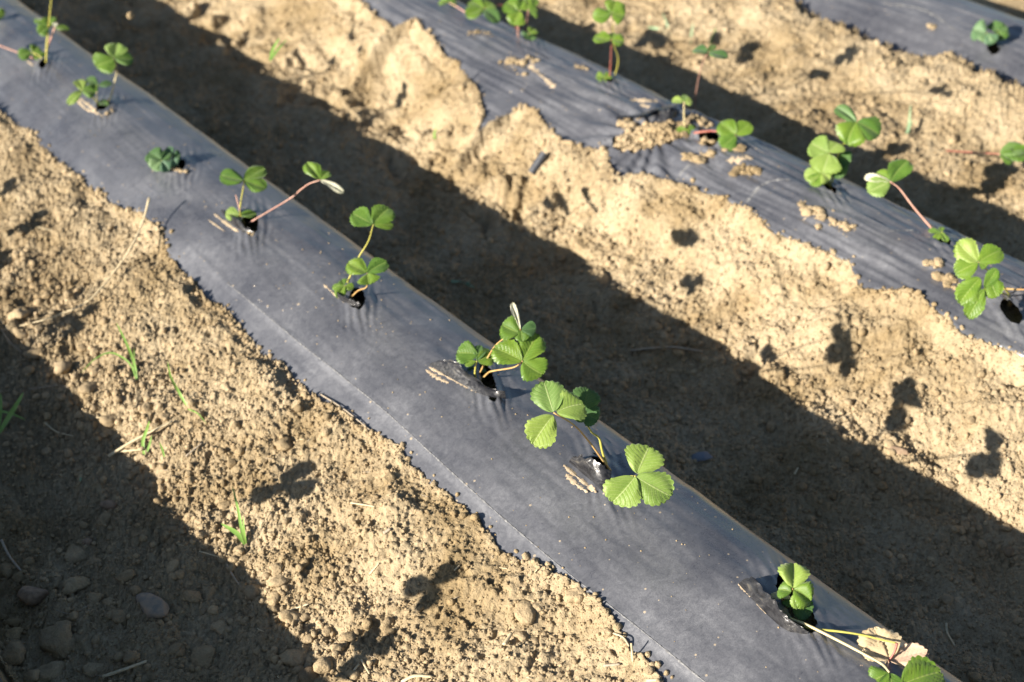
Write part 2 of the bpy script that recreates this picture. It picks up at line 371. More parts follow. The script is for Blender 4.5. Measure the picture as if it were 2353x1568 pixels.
M_STONE2 = plain('grey_stone', (.18, .17, .145), (.40, .29, .19), .85, 70)
M_STONE3 = plain('blue_grey_stone', (.13, .15, .18), (.19, .21, .24), .6, 40)
M_PIPE = plain('black_pipe', (.030, .034, .042), (.055, .060, .070), .5, 120)

# ------------------------------------------------------------------ object helpers
def mesh(name, V, F, uv=None, smooth=True):
    me = bpy.data.meshes.new(name); V = np.asarray(V, dtype=np.float32)
    if isinstance(F, np.ndarray) and F.ndim == 2:
        k = F.shape[1]; me.vertices.add(len(V)); me.vertices.foreach_set('co', V.ravel())
        me.loops.add(F.size); me.loops.foreach_set('vertex_index', F.ravel().astype(np.int32))
        me.polygons.add(len(F)); me.polygons.foreach_set('loop_start', (np.arange(len(F))*k).astype(np.int32))
        me.update(calc_edges=True)
    else: me.from_pydata([tuple(map(float, v)) for v in V], [], F); me.update()
    if uv is not None:
        l = me.uv_layers.new(name='UVMap'); vi = np.empty(len(me.loops), dtype=np.int32); me.loops.foreach_get('vertex_index', vi)
        l.data.foreach_set('uv', np.asarray(uv, dtype=np.float32)[vi].ravel())
    if smooth: me.polygons.foreach_set('use_smooth', np.ones(len(me.polygons), dtype=bool))
    return me
def tag(o, label=None, cat=None, group=None, kind=None):
    if label: o['label'] = label
    if cat: o['category'] = cat
    if group: o['group'] = group
    if kind: o['kind'] = kind
    return o
def link(name, me, material=None, parent=None):
    o = bpy.data.objects.new(name, me); C.objects.link(o)
    if material is not None and not me.materials: me.materials.append(material)
    if parent is not None:
        o.parent = parent; o.matrix_parent_inverse.identity(); o.location = -world_loc(parent)
    return o
def world_loc(o):
    v = Vector(o.location); p = o.parent
    while p: v = v+Vector(p.location); p = p.parent
    return v
def empty(name, loc):
    o = bpy.data.objects.new(name, None); C.objects.link(o); o.location = loc; o.empty_display_size = .02; return o
def grid_faces(nx, ny):
    i = np.arange((nx-1)*(ny-1)); a = (i//(nx-1))*nx+i % (nx-1)
    return np.stack([a, a+1, a+1+nx, a+nx], 1)
def spline(P, n):
    P = [Vector(p) for p in P]; out = []
    if len(P) == 2: P = [P[0], (P[0]+P[1])/2, P[1]]
    Q = [P[0]*2-P[1]]+P+[P[-1]*2-P[-2]]; seg = len(P)-1
    for i in range(n):
        t = i/(n-1)*seg; k = min(int(t), seg-1); f = t-k; a, b_, c, d = Q[k:k+4]
        out.append(0.5*((2*b_)+(-a+c)*f+(2*a-5*b_+4*c-d)*f*f+(-a+3*b_-3*c+d)*f**3))
    return out
def tube(P, r0, r1=None, n=14, sides=7, flat=1.0, jit=0.0):
    r1 = r0 if r1 is None else r1; pts = spline(P, n); V = []; F = []
    for i, p in enumerate(pts):
        d = (pts[min(i+1, n-1)]-pts[max(i-1, 0)]).normalized()
        a = d.cross(Vector((0, 0, 1))); a = a.normalized() if a.length > .05 else Vector((1, 0, 0)); b_ = d.cross(a).normalized()
        r = (r0+(r1-r0)*i/(n-1))*(1+jit*(random.random()-.5))
        for k in range(sides):
            t = 2*math.pi*k/sides; V.append(p+a*math.cos(t)*r+b_*math.sin(t)*r*flat)
    for i in range(n-1):
        for k in range(sides): F.append((i*sides+k, i*sides+(k+1) % sides, (i+1)*sides+(k+1) % sides, (i+1)*sides+k))
    F.append(tuple(range(sides))[::-1]); F.append(tuple((n-1)*sides+k for k in range(sides)))
    return V, F

# ------------------------------------------------------------------ where the planting holes are
PL1 = [hole(1, 100, 148, .030, .012), hole(1, 238, 246, .030, .018), hole(1, 414, 384, .030, .014), hole(1, 575, 515, .045, .019),
       hole(1, 822, 692, .038, .016), hole(1, 1122, 882, .062, .012), hole(1, 1382, 1092, .050, .013), hole(1, 1828, 1395, .060, .020)]
PL2 = [hole(2, 1215, 88, .028, .012), hole(2, 1396, 182, .026, .012), hole(2, 1628, 318, .038, .022), hole(2, 1905, 432, .034, .011), hole(2, 2165, 552, .030, .012), hole(2, 2325, 705, .034, .015)]
PL3 = [hole(3, 2285, 92, .030, .014)]
HOLES.append((TORN.x, TORN.y, .098, .052, math.radians(-34), 2))

survey()
# ------------------------------------------------------------------ the ground: one sheet, finely worked where it can be seen
def build_ground():
    xs = [np.linspace(-30, -1.2, 8), np.linspace(-1.1, .30, 40)]
    xs += [np.arange(.31, 1.075, .0028), np.arange(1.08, 1.36, .006), np.arange(1.36, 2.33, .0033), np.arange(2.335, 2.38, .006),
           np.arange(2.385, 3.34, .0048), np.arange(3.35, 3.6, .012), np.arange(3.605, 4.0, .008), np.arange(4.02, 6, .05), np.linspace(6.2, 40, 10)]
    X = np.unique(np.concatenate(xs)); nx = len(X)
    lo = np.interp(X, [.3, .5, 1.0, 1.5, 2.0, 3.0, 4.0], [1.25, 1.35, .95, .55, .82, 1.45, 2.1])-.12
    hi = np.interp(X, [.3, .5, 1.0, 1.5, 2.0, 3.0, 4.0], [1.9, 2.2, 4.0, 4.95, 4.6, 3.75, 2.9])+.12
    n = 1020; t = np.linspace(0, 1, n)
    w = (np.exp(t*1.05)-1)/(math.exp(1.05)-1)
    rows = [np.full(nx, -25.0), np.full(nx, -6.0), np.full(nx, -2.0)]+[lo-(.9-.14*i)*(lo+1.2)/1.5 for i in range(6)]
    Y = np.array([r for r in rows]+[lo+(hi-lo)*ww for ww in w]+[hi+.12*(i+1)**1.6 for i in range(9)]+[hi*0+9, hi*0+14, hi*0+60])
    Y = np.maximum.accumulate(Y, axis=0)
    XX = np.broadcast_to(X, Y.shape)
    Z = soil(XX, Y)
    V = np.stack([XX.ravel(), Y.ravel(), Z.ravel()], 1)
    F = grid_faces(nx, Y.shape[0])
    print('ground quads', len(F))
    o = link('ground', mesh('ground', V, F), M_SOIL); tag(o, kind='structure'); return o
build_ground()
print('T', round(time.time()-T0, 1))
# ------------------------------------------------------------------ the plastic films
def build_film(k, y0, y1, label, material, dx=.004, dy=.0045, x0=None, x1=.13):
    X = np.arange(XR[k]+(x0 if x0 is not None else -.40), XR[k]+x1, dx); Y = np.arange(y0, y1, dy)
    XX, YY = np.meshgrid(X, Y); nx = len(X)
    keep = np.ones((len(Y)-1, nx-1), bool)
    cx = (XX[:-1, :-1]+XX[1:, 1:])/2; cy = (YY[:-1, :-1]+YY[1:, 1:])/2
    for (hx, hy, a, b_, an, kk) in HOLES:
        if kk != k: continue
        ca, sa = math.cos(an), math.sin(an)
        p = (cx-hx)*ca+(cy-hy)*sa; q = -(cx-hx)*sa+(cy-hy)*ca
        r = np.sqrt((p/a)**2+(q/b_)**2)+.22*fbm(p*70+hx*9, q*70, 91, 2)
        ins = r < 1.0; keep &= ~ins
        # pull the ragged rim vertices into a smooth torn outline
        P = (XX-hx)*ca+(YY-hy)*sa; Q = -(XX-hx)*sa+(YY-hy)*ca
        R = np.sqrt((P/a)**2+(Q/b_)**2)+.22*fbm(P*70+hx*9, Q*70, 91, 2)
        band = (R > .72) & (R < 1.28)
        sc = np.where(band, 1+(1.0/np.maximum(R, .01)-1)*np.clip(1-np.abs(R-1)/.28, 0, 1)**.5, 1)
        P2, Q2 = P*sc, Q*sc
        XX = np.where(band, hx+P2*ca-Q2*sa, XX); YY = np.where(band, hy+P2*sa+Q2*ca, YY)
    ZZ = film_z(k, XX, YY)
    if k: ZZ = ZZ-.10*np.clip((xb(k, YY)-.002-XX)/.03, 0, 1)
    F = grid_faces(nx, len(Y))[keep.ravel()]
    V = np.stack([XX.ravel(), YY.ravel(), ZZ.ravel()], 1)
    o = empty('plastic_mulch', (XR[k]-.15, (y0+y1)/2, 0)); tag(o, label, 'plastic mulch', 'black plastic mulch films over the planting beds')
    me = mesh('film', V, F)
    st = me.attributes.new('stretch', 'FLOAT', 'POINT')
    cx = XR[1]-.268+.010*fbm(YY*2.2, YY*0, 71, 2)
    a_ = (.30*np.exp(-((XX-cx)/.010)**2)+.16*np.exp(-np.abs(XX-cx+.01)/.03)+.10*fbm(XX*30, YY*12, 73, 3))*np.clip((2.7-YY)/.6, 0, 1) if k == 1 else .75*np.clip(fbm(XX*11+fbm(XX*8, YY*8, 85, 2), YY*6, 86, 4)-.02, 0, .6)*(XX > XR[k]-.3)
    st.data.foreach_set('value', a_.astype(np.float32).ravel())
    f = link('film', me, material, o)
    return o
F1 = build_film(1, .2, 5.6, 'wide dusty black plastic mulch strip crossing the whole photo from top left to bottom right', M_FILM, .0038, .0042)
F2 = build_film(2, .6, 5.2, 'wrinkled black plastic mulch strip with a big soil-filled tear, behind the nearest strip', M_FILM2, .004, .0045, -.46)
F3 = build_film(3, 1.4, 4.8, 'black plastic mulch strip in the top right corner, farthest from the camera', M_FILM2, .007, .008)
F0 = build_film(0, .2, 4.6, 'black plastic mulch strip beyond the left edge, shading the lower left soil', M_FILM, .012, .02, -.40, .075)

def ribbon(name, pts, w, material, parent=None, lift=.0007, jit=.8, n=None, seed=0):
    """a thin flat smear following the film"""
    q = spline([Vector((p.x, p.y, 0)) for p in pts], n or max(6, int(len(pts)*8))); V = []; F = []
    for i, p in enumerate(q):
        d = (q[min(i+1, len(q)-1)]-q[max(i-1, 0)]).normalized(); s = Vector((-d.y, d.x, 0))
        ww = w*(1+jit*(random.random()-.5)*2)*(min(1, i/2+.2)*min(1, (len(q)-1-i)/2+.2))
        for t in (-1, -.33, .33, 1):
            a = p+s*ww*t*.5; k = min((1, 2, 3), key=lambda k_: abs(a.x-(XR[k_]-.15)))
            z = float(film_z(k, np.array([a.x]), np.array([a.y]))[0])
            V.append((a.x, a.y, z+lift*(1 if abs(t) < .5 else .25)))
    for i in range(len(q)-1):
        for t in range(3): F.append((i*4+t, i*4+t+1, i*4+5+t, i*4+4+t))
    return link(name, mesh(name, V, F), material, parent)

# pale stretch line along the crease of the near strip
ys = np.arange(.75, 2.35, .03)
pts = [Vector((XR[1]-.268+.010*float(fbm(np.array([y*2.2]), np.array([0.0]), 71, 2)[0]), y, 0)) for y in ys]
ribbon('stretch_mark', pts, .0019, M_MARK, F1, .0006, .9, n=420)

def flap(parent, hinge, top, hh=.022, name='torn_flap', nx=26, ny=9, crump=.0035, seed=1):
    """a torn edge of film standing up out of the sheet"""
    A = spline([on(u, v, .0005) for u, v in hinge], nx); B = spline([on(u, v, h) for u, v, h in top], nx)
    V = []; 
    for j in range(ny):
        t = j/(ny-1)
        for i in range(nx):
            p = A[i].lerp(B[i], t)
            e = math.sin(math.pi*min(1, t*.9+.05))*.6
            nz = float(fbm(np.array([i*.38+seed]), np.array([j*.16]), 200+seed, 2)[0])
            p = p+Vector((0, 0, 1))*(e*.004+nz*crump*2*t)+Vector((nz*crump*t, 0, 0))
            if j >= ny-2: p = p+Vector((0, 0, .0055*float(vnoise(np.array([i*.9+seed]), np.array([j*1.0]), 220)[0])))+Vector((.004*float(vnoise(np.array([i*1.1]), np.array([seed*1.0]), 222)[0]), 0, 0))
            V.append(p)
    return link(name, mesh(name, V, grid_faces(nx, ny)), M_FLAP, parent)
c1 = lambda x, y: (1551.1+.3408*x, 1034.1+.3408*y)
c2 = lambda x, y: (.1831*x, .1831*y)
c3 = lambda x, y: (287.2+.1831*x, 287.2+.1831*y)
c4 = lambda x, y: (689.4+.2565*x, 344.7+.2565*y)
c5 = lambda x, y: (947.9+.2199*x, 660.7+.2199*y)
c6 = lambda x, y: (1177.7+.2199*x, 850.2+.2199*y)
c7 = lambda x, y: (1378.8+.1953*x, 172.3+.1953*y)
c8 = lambda x, y: (2068.2+.1833*x, 517+.1833*y)
cB = lambda x, y: (775.6+.3418*x, .3418*y)
cC = lambda x, y: (1551.1+.3408*x, .3408*y)
cA = lambda x, y: (.3418*x, .3418*y)
cD = lambda x, y: (.3418*x, 517+.3418*y)
cG = lambda x, y: (.3418*x, 1034.1+.3418*y)
cH = lambda x, y: (775.6+.3418*x, 1034.1+.3418*y)
cI = lambda x, y: (x, y)
def top3(f, L): return [(*f(x, y), h) for x, y, h in L]
flap(F1, [c1(425, 905), c1(520, 1010), c1(640, 1130), c1(760, 1225), c1(890, 1245)],
     top3(c1, [(518, 845, .022), (590, 925, .024), (680, 1020, .024), (745, 1110, .020), (900, 1240, .004)]), seed=3)
flap(F1, [c6(585, 965), c6(700, 1060), c6(830, 1170), c6(960, 1290)],
     top3(c6, [(650, 900, .020), (760, 915, .028), (900, 980, .026), (1040, 1080, .012)]), seed=9)
flap(F1, [c5(170, 815), c5(400, 960), c5(620, 1080), c5(800, 1140), c5(975, 1170)],
     top3(c5, [(260, 765, .012), (420, 775, .022), (560, 880, .018), (760, 1020, .010), (960, 1095, .018)]), seed=5)
flap(F1, [c3(1200, 1090), c3(1330, 1230), c3(1480, 1340), c3(1600, 1370)],
     top3(c3, [(1230, 1070, .006), (1350, 1150, .014), (1480, 1260, .010), (1640, 1330, .006)]), seed=7)
flap(F1, [c4(290, 1270), c4(380, 1360), c4(520, 1410)], top3(c4, [(350, 1290, .010), (430, 1330, .012), (545, 1400, .004)]), seed=11)
flap(F2, [c7(190, 480), c7(420, 470), c7(640, 400), c7(900, 340)], top3(c7, [(200, 520, .004), (420, 500, .012), (620, 430, .018), (900, 390, .010)]), seed=13)
flap(F2, [c7(700, 560), c7(800, 560), c7(900, 500)], top3(c7, [(700, 420, .016), (800, 420, .024), (930, 430, .012)]), seed=14)
for par, f, L, w in [(F1, c1, [(425, 905), (500, 985), (620, 1090), (750, 1180)], .0055), (F1, c6, [(535, 1000), (640, 1090), (760, 1190), (880, 1285)], .006),
                (F1, c6, [(560, 1090), (650, 1190), (790, 1285)], .007), (F1, c5, [(140, 865), (260, 950), (380, 1005)], .006),
                (F1, c5, [(175, 840), (400, 960), (560, 1040), (690, 1100)], .005), (F1, c3, [(1120, 1120), (1270, 1240), (1430, 1350)], .005), (F1, c3, [(1050, 1200), (1250, 1340)], .004), (F1, c4, [(210, 1210), (300, 1290), (400, 1370)], .0035),
                (F1, c2, [(1000, 1240), (1120, 1330), (1200, 1410)], .006), (F1, c2, [(960, 1250), (1090, 1380), (1300, 1470)], .005), (F1, c2, [(330, 760), (420, 830)], .004),
                (F2, c7, [(350, 290), (500, 300), (680, 320)], .016), (F2, c7, [(470, 350), (580, 380)], .010), (F2, cB, [(1290, 440), (1380, 520), (1460, 590)], .011), 
                (F2, cB, [(1930, 540), (2050, 580), (2200, 660)], .010),
                (F2, c7, [(1480, 1010), (1640, 1000), (1800, 970)], .018), (F2, cC, [(860, 1490), (940, 1440), (1010, 1400)], .003)]:
    ribbon('mud_streak', [on(*f(x, y)) for x, y in L], w, M_MUD, par)

print('T', round(time.time()-T0, 1))
for f, L, w in ((c7, [(1120, 1040), (1010, 1110), (940, 1176)], .004), (cC, [(480, 1370), (560, 1270), (640, 1225), (780, 1215)], .006), (cC, [(-20, 1240), (40, 1170), (100, 1110)], .005), (cC, [(1430, 1570), (1560, 1555), (1640, 1570)], .004), (cC, [(1400, 20), (1680, 70), (1900, 210)], .008)):
    ribbon('dusty_scratch', [on(*f(x, y)) for x, y in L], w, M_MARK, F2 if f is not cC or L[0][1] != 20 else F3, .0008, .9)
# ------------------------------------------------------------------ lumps: clods, stones, crumbs
def ico(sub, seed, rough=.28, squash=.75, ang=False):
    import bmesh
    bm = bmesh.new(); bmesh.ops.create_icosphere(bm, subdivisions=sub, radius=1.0)
    r = random.Random(seed); rd = lambda: Vector((r.gauss(0, 1), r.gauss(0, 1), r.gauss(0, 1))).normalized()
    dirs = [rd() for _ in range(12)]; am = [r.uniform(-1, 1) for _ in dirs]; knob = [(rd(), r.uniform(-.6, 1), r.choice((14, 30))) for _ in range(34 if sub > 1 else 6)]
    for v in bm.verts:
        d = v.co.normalized(); s = 1.0
        for a, q in zip(am, dirs): s += rough*a*max(0, d.dot(q))**(5 if not ang else 3)
        if not ang:
            for q, a, p in knob: s += rough*.55*a*max(0, d.dot(q))**p
        else:
            for q in dirs[:9]:
                k = d.dot(q)
                if k > .55: s = min(s, .80/k*.9)
        v.co = d*s*(1+rough*.35*(r.random()-.5)); v.co.z *= squash
    F = [[v.index for v in f.verts] for f in bm.faces]; V = [v.co.copy() for v in bm.verts]; bm.free(); return V, F
LUMP = []
for i in range(6):
    V, F = ico(2 if i < 3 else 1, 50+i, .34, .78); me = mesh('clod', V, F); me.materials.append(M_CLOD); LUMP.append(me)
LUMPH = []
for i in range(5):
    V, F = ico(3, 70+i, .38, .72)
    V = [v*(1+.09*float(fbm(np.array([v.x*3+i]), np.array([v.y*3+v.z*2.3]), 300+i, 3)[0])*2) for v in V]
    me = mesh('clod', V, F); me.materials.append(M_CLOD); LUMPH.append(me)

def visible_pts(n, dens):
    """random spots on the bare soil in and round the view"""
    out = []
    while len(out) < n:
        m = 4*n; x = RNG.uniform(.33, 3.95, m); y = RNG.uniform(.5, 4.9, m)
        lo = np.interp(x, [.3, .5, 1.0, 1.5, 2.0, 3.0, 4.0], [1.25, 1.35, .95, .55, .82, 1.45, 2.1])-.1
        hi = np.interp(x, [.3, .5, 1.0, 1.5, 2.0, 3.0, 4.0], [1.9, 2.2, 4.0, 4.95, 4.6, 3.75, 2.9])
        ok = (y > lo) & (y < hi) & (RNG.uniform(0, 1, m) < dens(x, y))
        for k in (1, 2, 3): ok &= ~((x > xb(k, y)-.004) & (x < XR[k]+.07))
        out += list(zip(x[ok], y[ok]))
    return np.array(out[:n])
def crumbs(name, n, rmin, rmax, power, dens, srcs, label, seat=.35):
    P = visible_pts(n, dens); z = soil(P[:, 0], P[:, 1])
    r = rmin*(1-RNG.uniform(0, 1, n)*(1-(rmin/rmax)**power))**(-1/power)
    V = np.stack([P[:, 0], P[:, 1], z+r*seat*.6], 1)
    per = len(srcs); me = bpy.data.meshes.new(name); me.vertices.add(n); me.vertices.foreach_set('co', V.astype(np.float32).ravel()); me.update()
    for nm, arr in (('size', r), ('pick', RNG.integers(0, per, n).astype(float)), ('ax', RNG.uniform(-.6, .6, n)), ('az', RNG.uniform(0, 6.28, n))):
        a = me.attributes.new(nm, 'FLOAT', 'POINT'); a.data.foreach_set('value', arr.astype(np.float32))
    o = bpy.data.objects.new(name, me); C.objects.link(o); tag(o, label, 'soil crumbs', kind='stuff')
    ng = bpy.data.node_groups.new(name, 'GeometryNodeTree')
    ng.interface.new_socket('Geometry', in_out='INPUT', socket_type='NodeSocketGeometry'); ng.interface.new_socket('Geometry', in_out='OUTPUT', socket_type='NodeSocketGeometry')
    gi = ng.nodes.new('NodeGroupInput'); go = ng.nodes.new('NodeGroupOutput'); join = ng.nodes.new('GeometryNodeJoinGeometry')
    def attr(nm):
        a = ng.nodes.new('GeometryNodeInputNamedAttribute'); a.data_type = 'FLOAT'; a.inputs['Name'].default_value = nm; return a.outputs['Attribute']
    sz, pk, ax, az = attr('size'), attr('pick'), attr('ax'), attr('az')
    cx = ng.nodes.new('ShaderNodeCombineXYZ'); ng.links.new(ax, cx.inputs[0]); ng.links.new(az, cx.inputs[2])
    for i, s in enumerate(srcs):
        so = bpy.data.objects.new('clod_source', s); 
        oi = ng.nodes.new('GeometryNodeObjectInfo'); oi.inputs['Object'].default_value = so; oi.inputs['As Instance'].default_value = True
        cmp_ = ng.nodes.new('FunctionNodeCompare'); cmp_.data_type = 'FLOAT'; cmp_.operation = 'EQUAL'
        ng.links.new(pk, cmp_.inputs[0]); cmp_.inputs[1].default_value = float(i)
        for s_ in cmp_.inputs:
            if s_.name == 'Epsilon': s_.default_value = .1
        ip = ng.nodes.new('GeometryNodeInstanceOnPoints'); ng.links.new(gi.outputs[0], ip.inputs['Points'])
        ng.links.new(cmp_.outputs[0], ip.inputs['Selection']); ng.links.new(oi.outputs['Geometry'], ip.inputs['Instance'])
        ng.links.new(cx.outputs[0], ip.inputs['Rotation']); ng.links.new(sz, ip.inputs['Scale']); ng.links.new(ip.outputs[0], join.inputs[0])
    ng.links.new(join.outputs[0], go.inputs[0])
    md = o.modifiers.new('scatter', 'NODES'); md.node_group = ng
    return o
def dn(x, y):
    v = .50+.7*np.clip(fbm(x*6, y*6, 400, 3)+.1, 0, 1)
    v = np.where((x > .4) & (x < .84), v+.55, v); v = np.where((x > 1.38) & (x < 1.9), v+.30, v); v = np.where((x > .84) & (x < 1.04), v*.82, v); v = np.where((x > 1.78) & (x < 2.0) & (y < 2.4), v+.35, v)
    return np.clip(v, 0, 1)
crumbs('soil_crumbs', 210000, .0012, .0050, 2.3, dn, LUMP[3:], 'fine crumbs of dry tan soil strewn over the furrows')
crumbs('soil_lumps', 3900, .0040, .0110, 2.6, lambda x, y: dn(x, y)**3, LUMP[:3], 'pea sized lumps of dry tan soil strewn over the furrows')

n_ = 2600; k_ = RNG.integers(1, 4, n_); y_ = RNG.uniform(.7, 4.6, n_); x_ = np.select([k_ == 1, k_ == 2], [xb(1, y_), xb(2, y_)], xb(3, y_))
x_ = x_+RNG.normal(-.005, .006, n_)+np.abs(RNG.normal(0, .006, n_))*(RNG.uniform(0, 1, n_) < .25)
a_ = RNG.uniform(0, 6.283, 900); q_ = np.sqrt(RNG.uniform(0, 1, 900)); px_ = .092*q_*np.cos(a_); py_ = .046*q_*np.sin(a_); ca_, sa_ = math.cos(math.radians(-34)), math.sin(math.radians(-34))
x_ = np.append(x_, TORN.x+px_*ca_-py_*sa_); y_ = np.append(y_, TORN.y+px_*sa_+py_*ca_); n_ += 900
EDGE = np.stack([x_, y_], 1)
visible_pts_ = visible_pts; visible_pts = lambda n, d: EDGE
soil_ = soil; soil = lambda x, y: look(x, y)
crumbs('edge_crumbs', n_, .0022, .0090, 1.8, None, LUMP, 'crumbs of soil spilled along the edges of the plastic strips', .2)
visible_pts = visible_pts_; soil = soil_

def clod(p, r, label, group=None, name='soil_clod', material=None, cat='soil clod', sq=None, me=None, rz=None):
    src = me or random.choice(LUMPH)
    o = bpy.data.objects.new(name, src if material is None else src.copy())
    if material is not None: o.data.materials.clear(); o.data.materials.append(material)
    C.objects.link(o); o.location = p; s = sq or (1, random.uniform(.75, 1), random.uniform(.7, .95))
    o.scale = (r*s[0], r*s[1], r*s[2]); o.rotation_euler = (random.uniform(-.3, .3), random.uniform(-.3, .3), random.uniform(0, 6.28) if rz is None else rz)
    tag(o, label, cat, group); return o

print('T', round(time.time()-T0, 1))
# ------------------------------------------------------------------ strawberry plants
UP = Vector((0, 0, 1))
def leaflet(J, tip, W, n, parent, material, fold=.35, curl=.12, teeth=.070, seed=0, nt=21):
    r = random.Random(seed*31+7); d = tip-J; L = d.length; d.normalize()
    w = n.cross(d).normalized(); n = d.cross(w).normalized()
    if n.dot(CAM-J) < 0: n = -n; w = -w
    ns, nc = 44, 17; V = []; UV = []
    fold = fold*r.uniform(.6, 1.7); curl = curl*r.uniform(.3, 2.0)
    sk_ = r.uniform(-.14, .14); ph = r.uniform(0, 6); wav = r.uniform(.6, 1.4)
    for i in range(ns):
        s0 = i/(ns-1); s = .5-.5*math.cos(math.pi*s0)
        hw = .5*(min(1, s/.56)**.52 if s < .56 else 1)*(1 if s < .56 else math.sqrt(max(0, 1-((s-.56)/.44)**2.2)))
        hw = hw if s < .999 else 0
        for j in range(nc):
            t = j/(nc-1)*2-1
            a = s; c = hw*t
            # serrated rim: push the outline in and out round the blade
            e = max(abs(t)**5 if hw > .05 else 1, max(0, (s-.80)/.2)**3)
            if s > .30:
                ang = math.atan2(c, (a-.45)*1.0)
                tooth = abs(math.sin(ang*nt*.5+.3*math.sin(3*ang+ph)))**.7-.55
                k = 1+teeth*1.6*e*tooth*min(1, (s-.30)/.12)
                a = .45+(a-.45)*k; c = c*k
            x = a*L; y = c*W+sk_*W*s*s
            at_ = abs(t)
            z = fold*abs(c)*W*(1-.55*at_) - curl*L*s*s - .10*W*fold*at_**4
            z += .026*L*math.cos(2*math.pi*8*(s-.36*at_))*(math.sin(math.pi*min(1, at_*1.05))**.8)*.8*min(1, s*3)
            z += .030*L*math.sin(ph+5*s*wav)*t + .035*L*math.sin(ph*2+7*t+5*s)*at_**2
            V.append(J+d*x+w*y+n*z); UV.append((s, (t+1)/2))
    return link('leaflet', mesh('leaflet', V, grid_faces(nc, ns), UV), material, parent)

def auto_h(u, v, B, lo=.012, hi=.26):
    best = None
    for i in range(60):
        h = lo+(hi-lo)*i/59; p = at(u, v, h); d = math.hypot(p.x-B.x, p.y-B.y)
        if best is None or d < best[0]: best = (d, h)
    return best[1]
def from_shadow(u, v, us, vs):
    Q = on(us, vs); d = ray(u, v); w0 = CAM-Q; a, b_, c, dd, e = 1.0, -d.dot(S), 1.0, d.dot(w0), -S.dot(w0)
    den = a*c-b_*b_; t = (b_*e-c*dd)/den
    return (CAM+d*t).z
LSEED = [0]
def leaf(root, f, J, tips, base=None, via=(), h=None, sh=None, k=.5, stem=M_STEM_Y, r=.0014, m=M_LEAF, fold=.42, curl=.10, az=0.0, lean=None, minL=.012):
    """one three-part leaf: a petiole that parents its leaflets"""
    B = base if base is not None else root.location
    Ju = f(*J)
    if sh is not None: h = from_shadow(*Ju, *sh)
    if h is None: h = auto_h(*Ju, B)
    h = max(.006, min(.24, h))
    P = at(*Ju, h); dist = (P-CAM).length
    if root.get('dbg'): pass
    pts = [B]; pl = [f(*q) for q in via]; tot = len(pl)+1
    for i, q in enumerate(pl):
        g = B.lerp(P, (i+1)/tot); d = ray(*q); pts.append(CAM+d*((g-CAM).dot(d)))
    pts.append(P)
    if len(pts) == 2:
        mid = (B+P)/2+Vector((random.uniform(-.006, .006), random.uniform(-.006, .006), .004)); pts.insert(1, mid)
    V, F = tube(pts, r*1.4, r*.8, 22, 7, jit=.15); pet = link('leaf', mesh('leaf_stalk', V, F), stem, root)
    toC = (CAM-P).normalized(); nl = (UP*(1-k)+toC*k)
    if lean is not None: nl = nl+Vector(lean)
    nl.normalize()
    for tp in tips:
        LSEED[0] += 1; sd_ = LSEED[0]
        tx, ty, wpx = tp[:3]; o = tp[3] if len(tp) > 3 else {}
        n2 = (nl+Vector(o.get('lean', (0, 0, 0)))).normalized()
        bx = P
        if 'b' in o:
            d = ray(*f(*o['b'])); bx = CAM+d*((P-CAM).dot(nl)/d.dot(nl)); 
            if (bx-P).length > .05: bx = P
        d = ray(*f(tx, ty)); den = d.dot(n2); T = CAM+d*((bx-CAM).dot(n2)/den) if abs(den) > .05 else bx
        if 'dz' in o: T = at(*f(tx, ty), P.z+o['dz'])
        if (T-bx).length > .085: T = bx+(T-bx).normalized()*.085
        if (T-bx).length < minL: T = bx+(T-bx).normalized()*minL
        dd = (T-bx).normalized(); w = n2.cross(dd)
        if w.length < .05: w = Vector((1, 0, 0))
        w.normalize()
        scl = 1.25*abs((f(1, 0)[0]-f(0, 0)[0])); fac = math.sqrt(max(.12, 1-w.dot(d)**2))
        W = wpx*scl*dist/FPX/fac
        leaflet(bx+dd*.0015, T, W, n2, pet, o.get('m', m), o.get('fold', fold), o.get('curl', curl), seed=sd_)
    return pet
GRP = 'young strawberry plants growing through the mulch films'
def plant(loc, label, cat='strawberry plant', group=GRP):
    e = empty('strawberry_plant', loc); tag(e, label, cat, group)
    # crown: a stubby brown-green base in the planting hole
    V, F = tube([loc+Vector((0, 0, -.02)), loc+Vector((.001, 0, -.008)), loc+Vector((0, .001, .004))], .005, .003, 6, 7, jit=.3); link('crown', mesh('crown', V, F), M_STEM_O, e)
    return e
D, Lt = M_LEAFD, M_LEAFL
# P8, nearest hole
e = plant(on(*c1(735, 1050), -.012), 'bushy strawberry plant with two trailing stalks and withered leaves, lowest on the near strip')
leaf(e, c1, (795, 937), [(812, 752, 165, {'m': Lt}), (925, 1000, 150), (700, 925, 100, {'b': (790, 960)})], via=[(722, 1000)], k=.65, stem=M_STEM_O, h=.052, fold=.75, curl=.28)
leaf(e, c1, (790, 1000), [(920, 1105, 120, {'m': D}), (770, 1060, 80, {'m': D}), (645, 968, 40, {'m': M_PALE})], k=.55, h=.026, stem=M_STEM_O, m=D)
leaf(e, c1, (820, 940), [(760, 790, 90, {'m': M_LEAF}), (905, 900, 80), (840, 1060, 80, {'m': Lt})], k=.6, h=.045, fold=.8, curl=.3)
b0 = on(*c1(775, 1140), .002)
leaf(e, c1, (1445, 1500), [(1790, 1470, 215, {'b': (1530, 1580)}), (1340, 1560, 130), (1500, 1720, 200)], base=b0, via=[(900, 1185), (1100, 1285), (1290, 1385), (1395, 1445)], h=.020, k=.45, stem=M_STEM_B, r=.0017, m=M_LEAF, fold=.25)
b1 = on(*c1(870, 1190), .002)
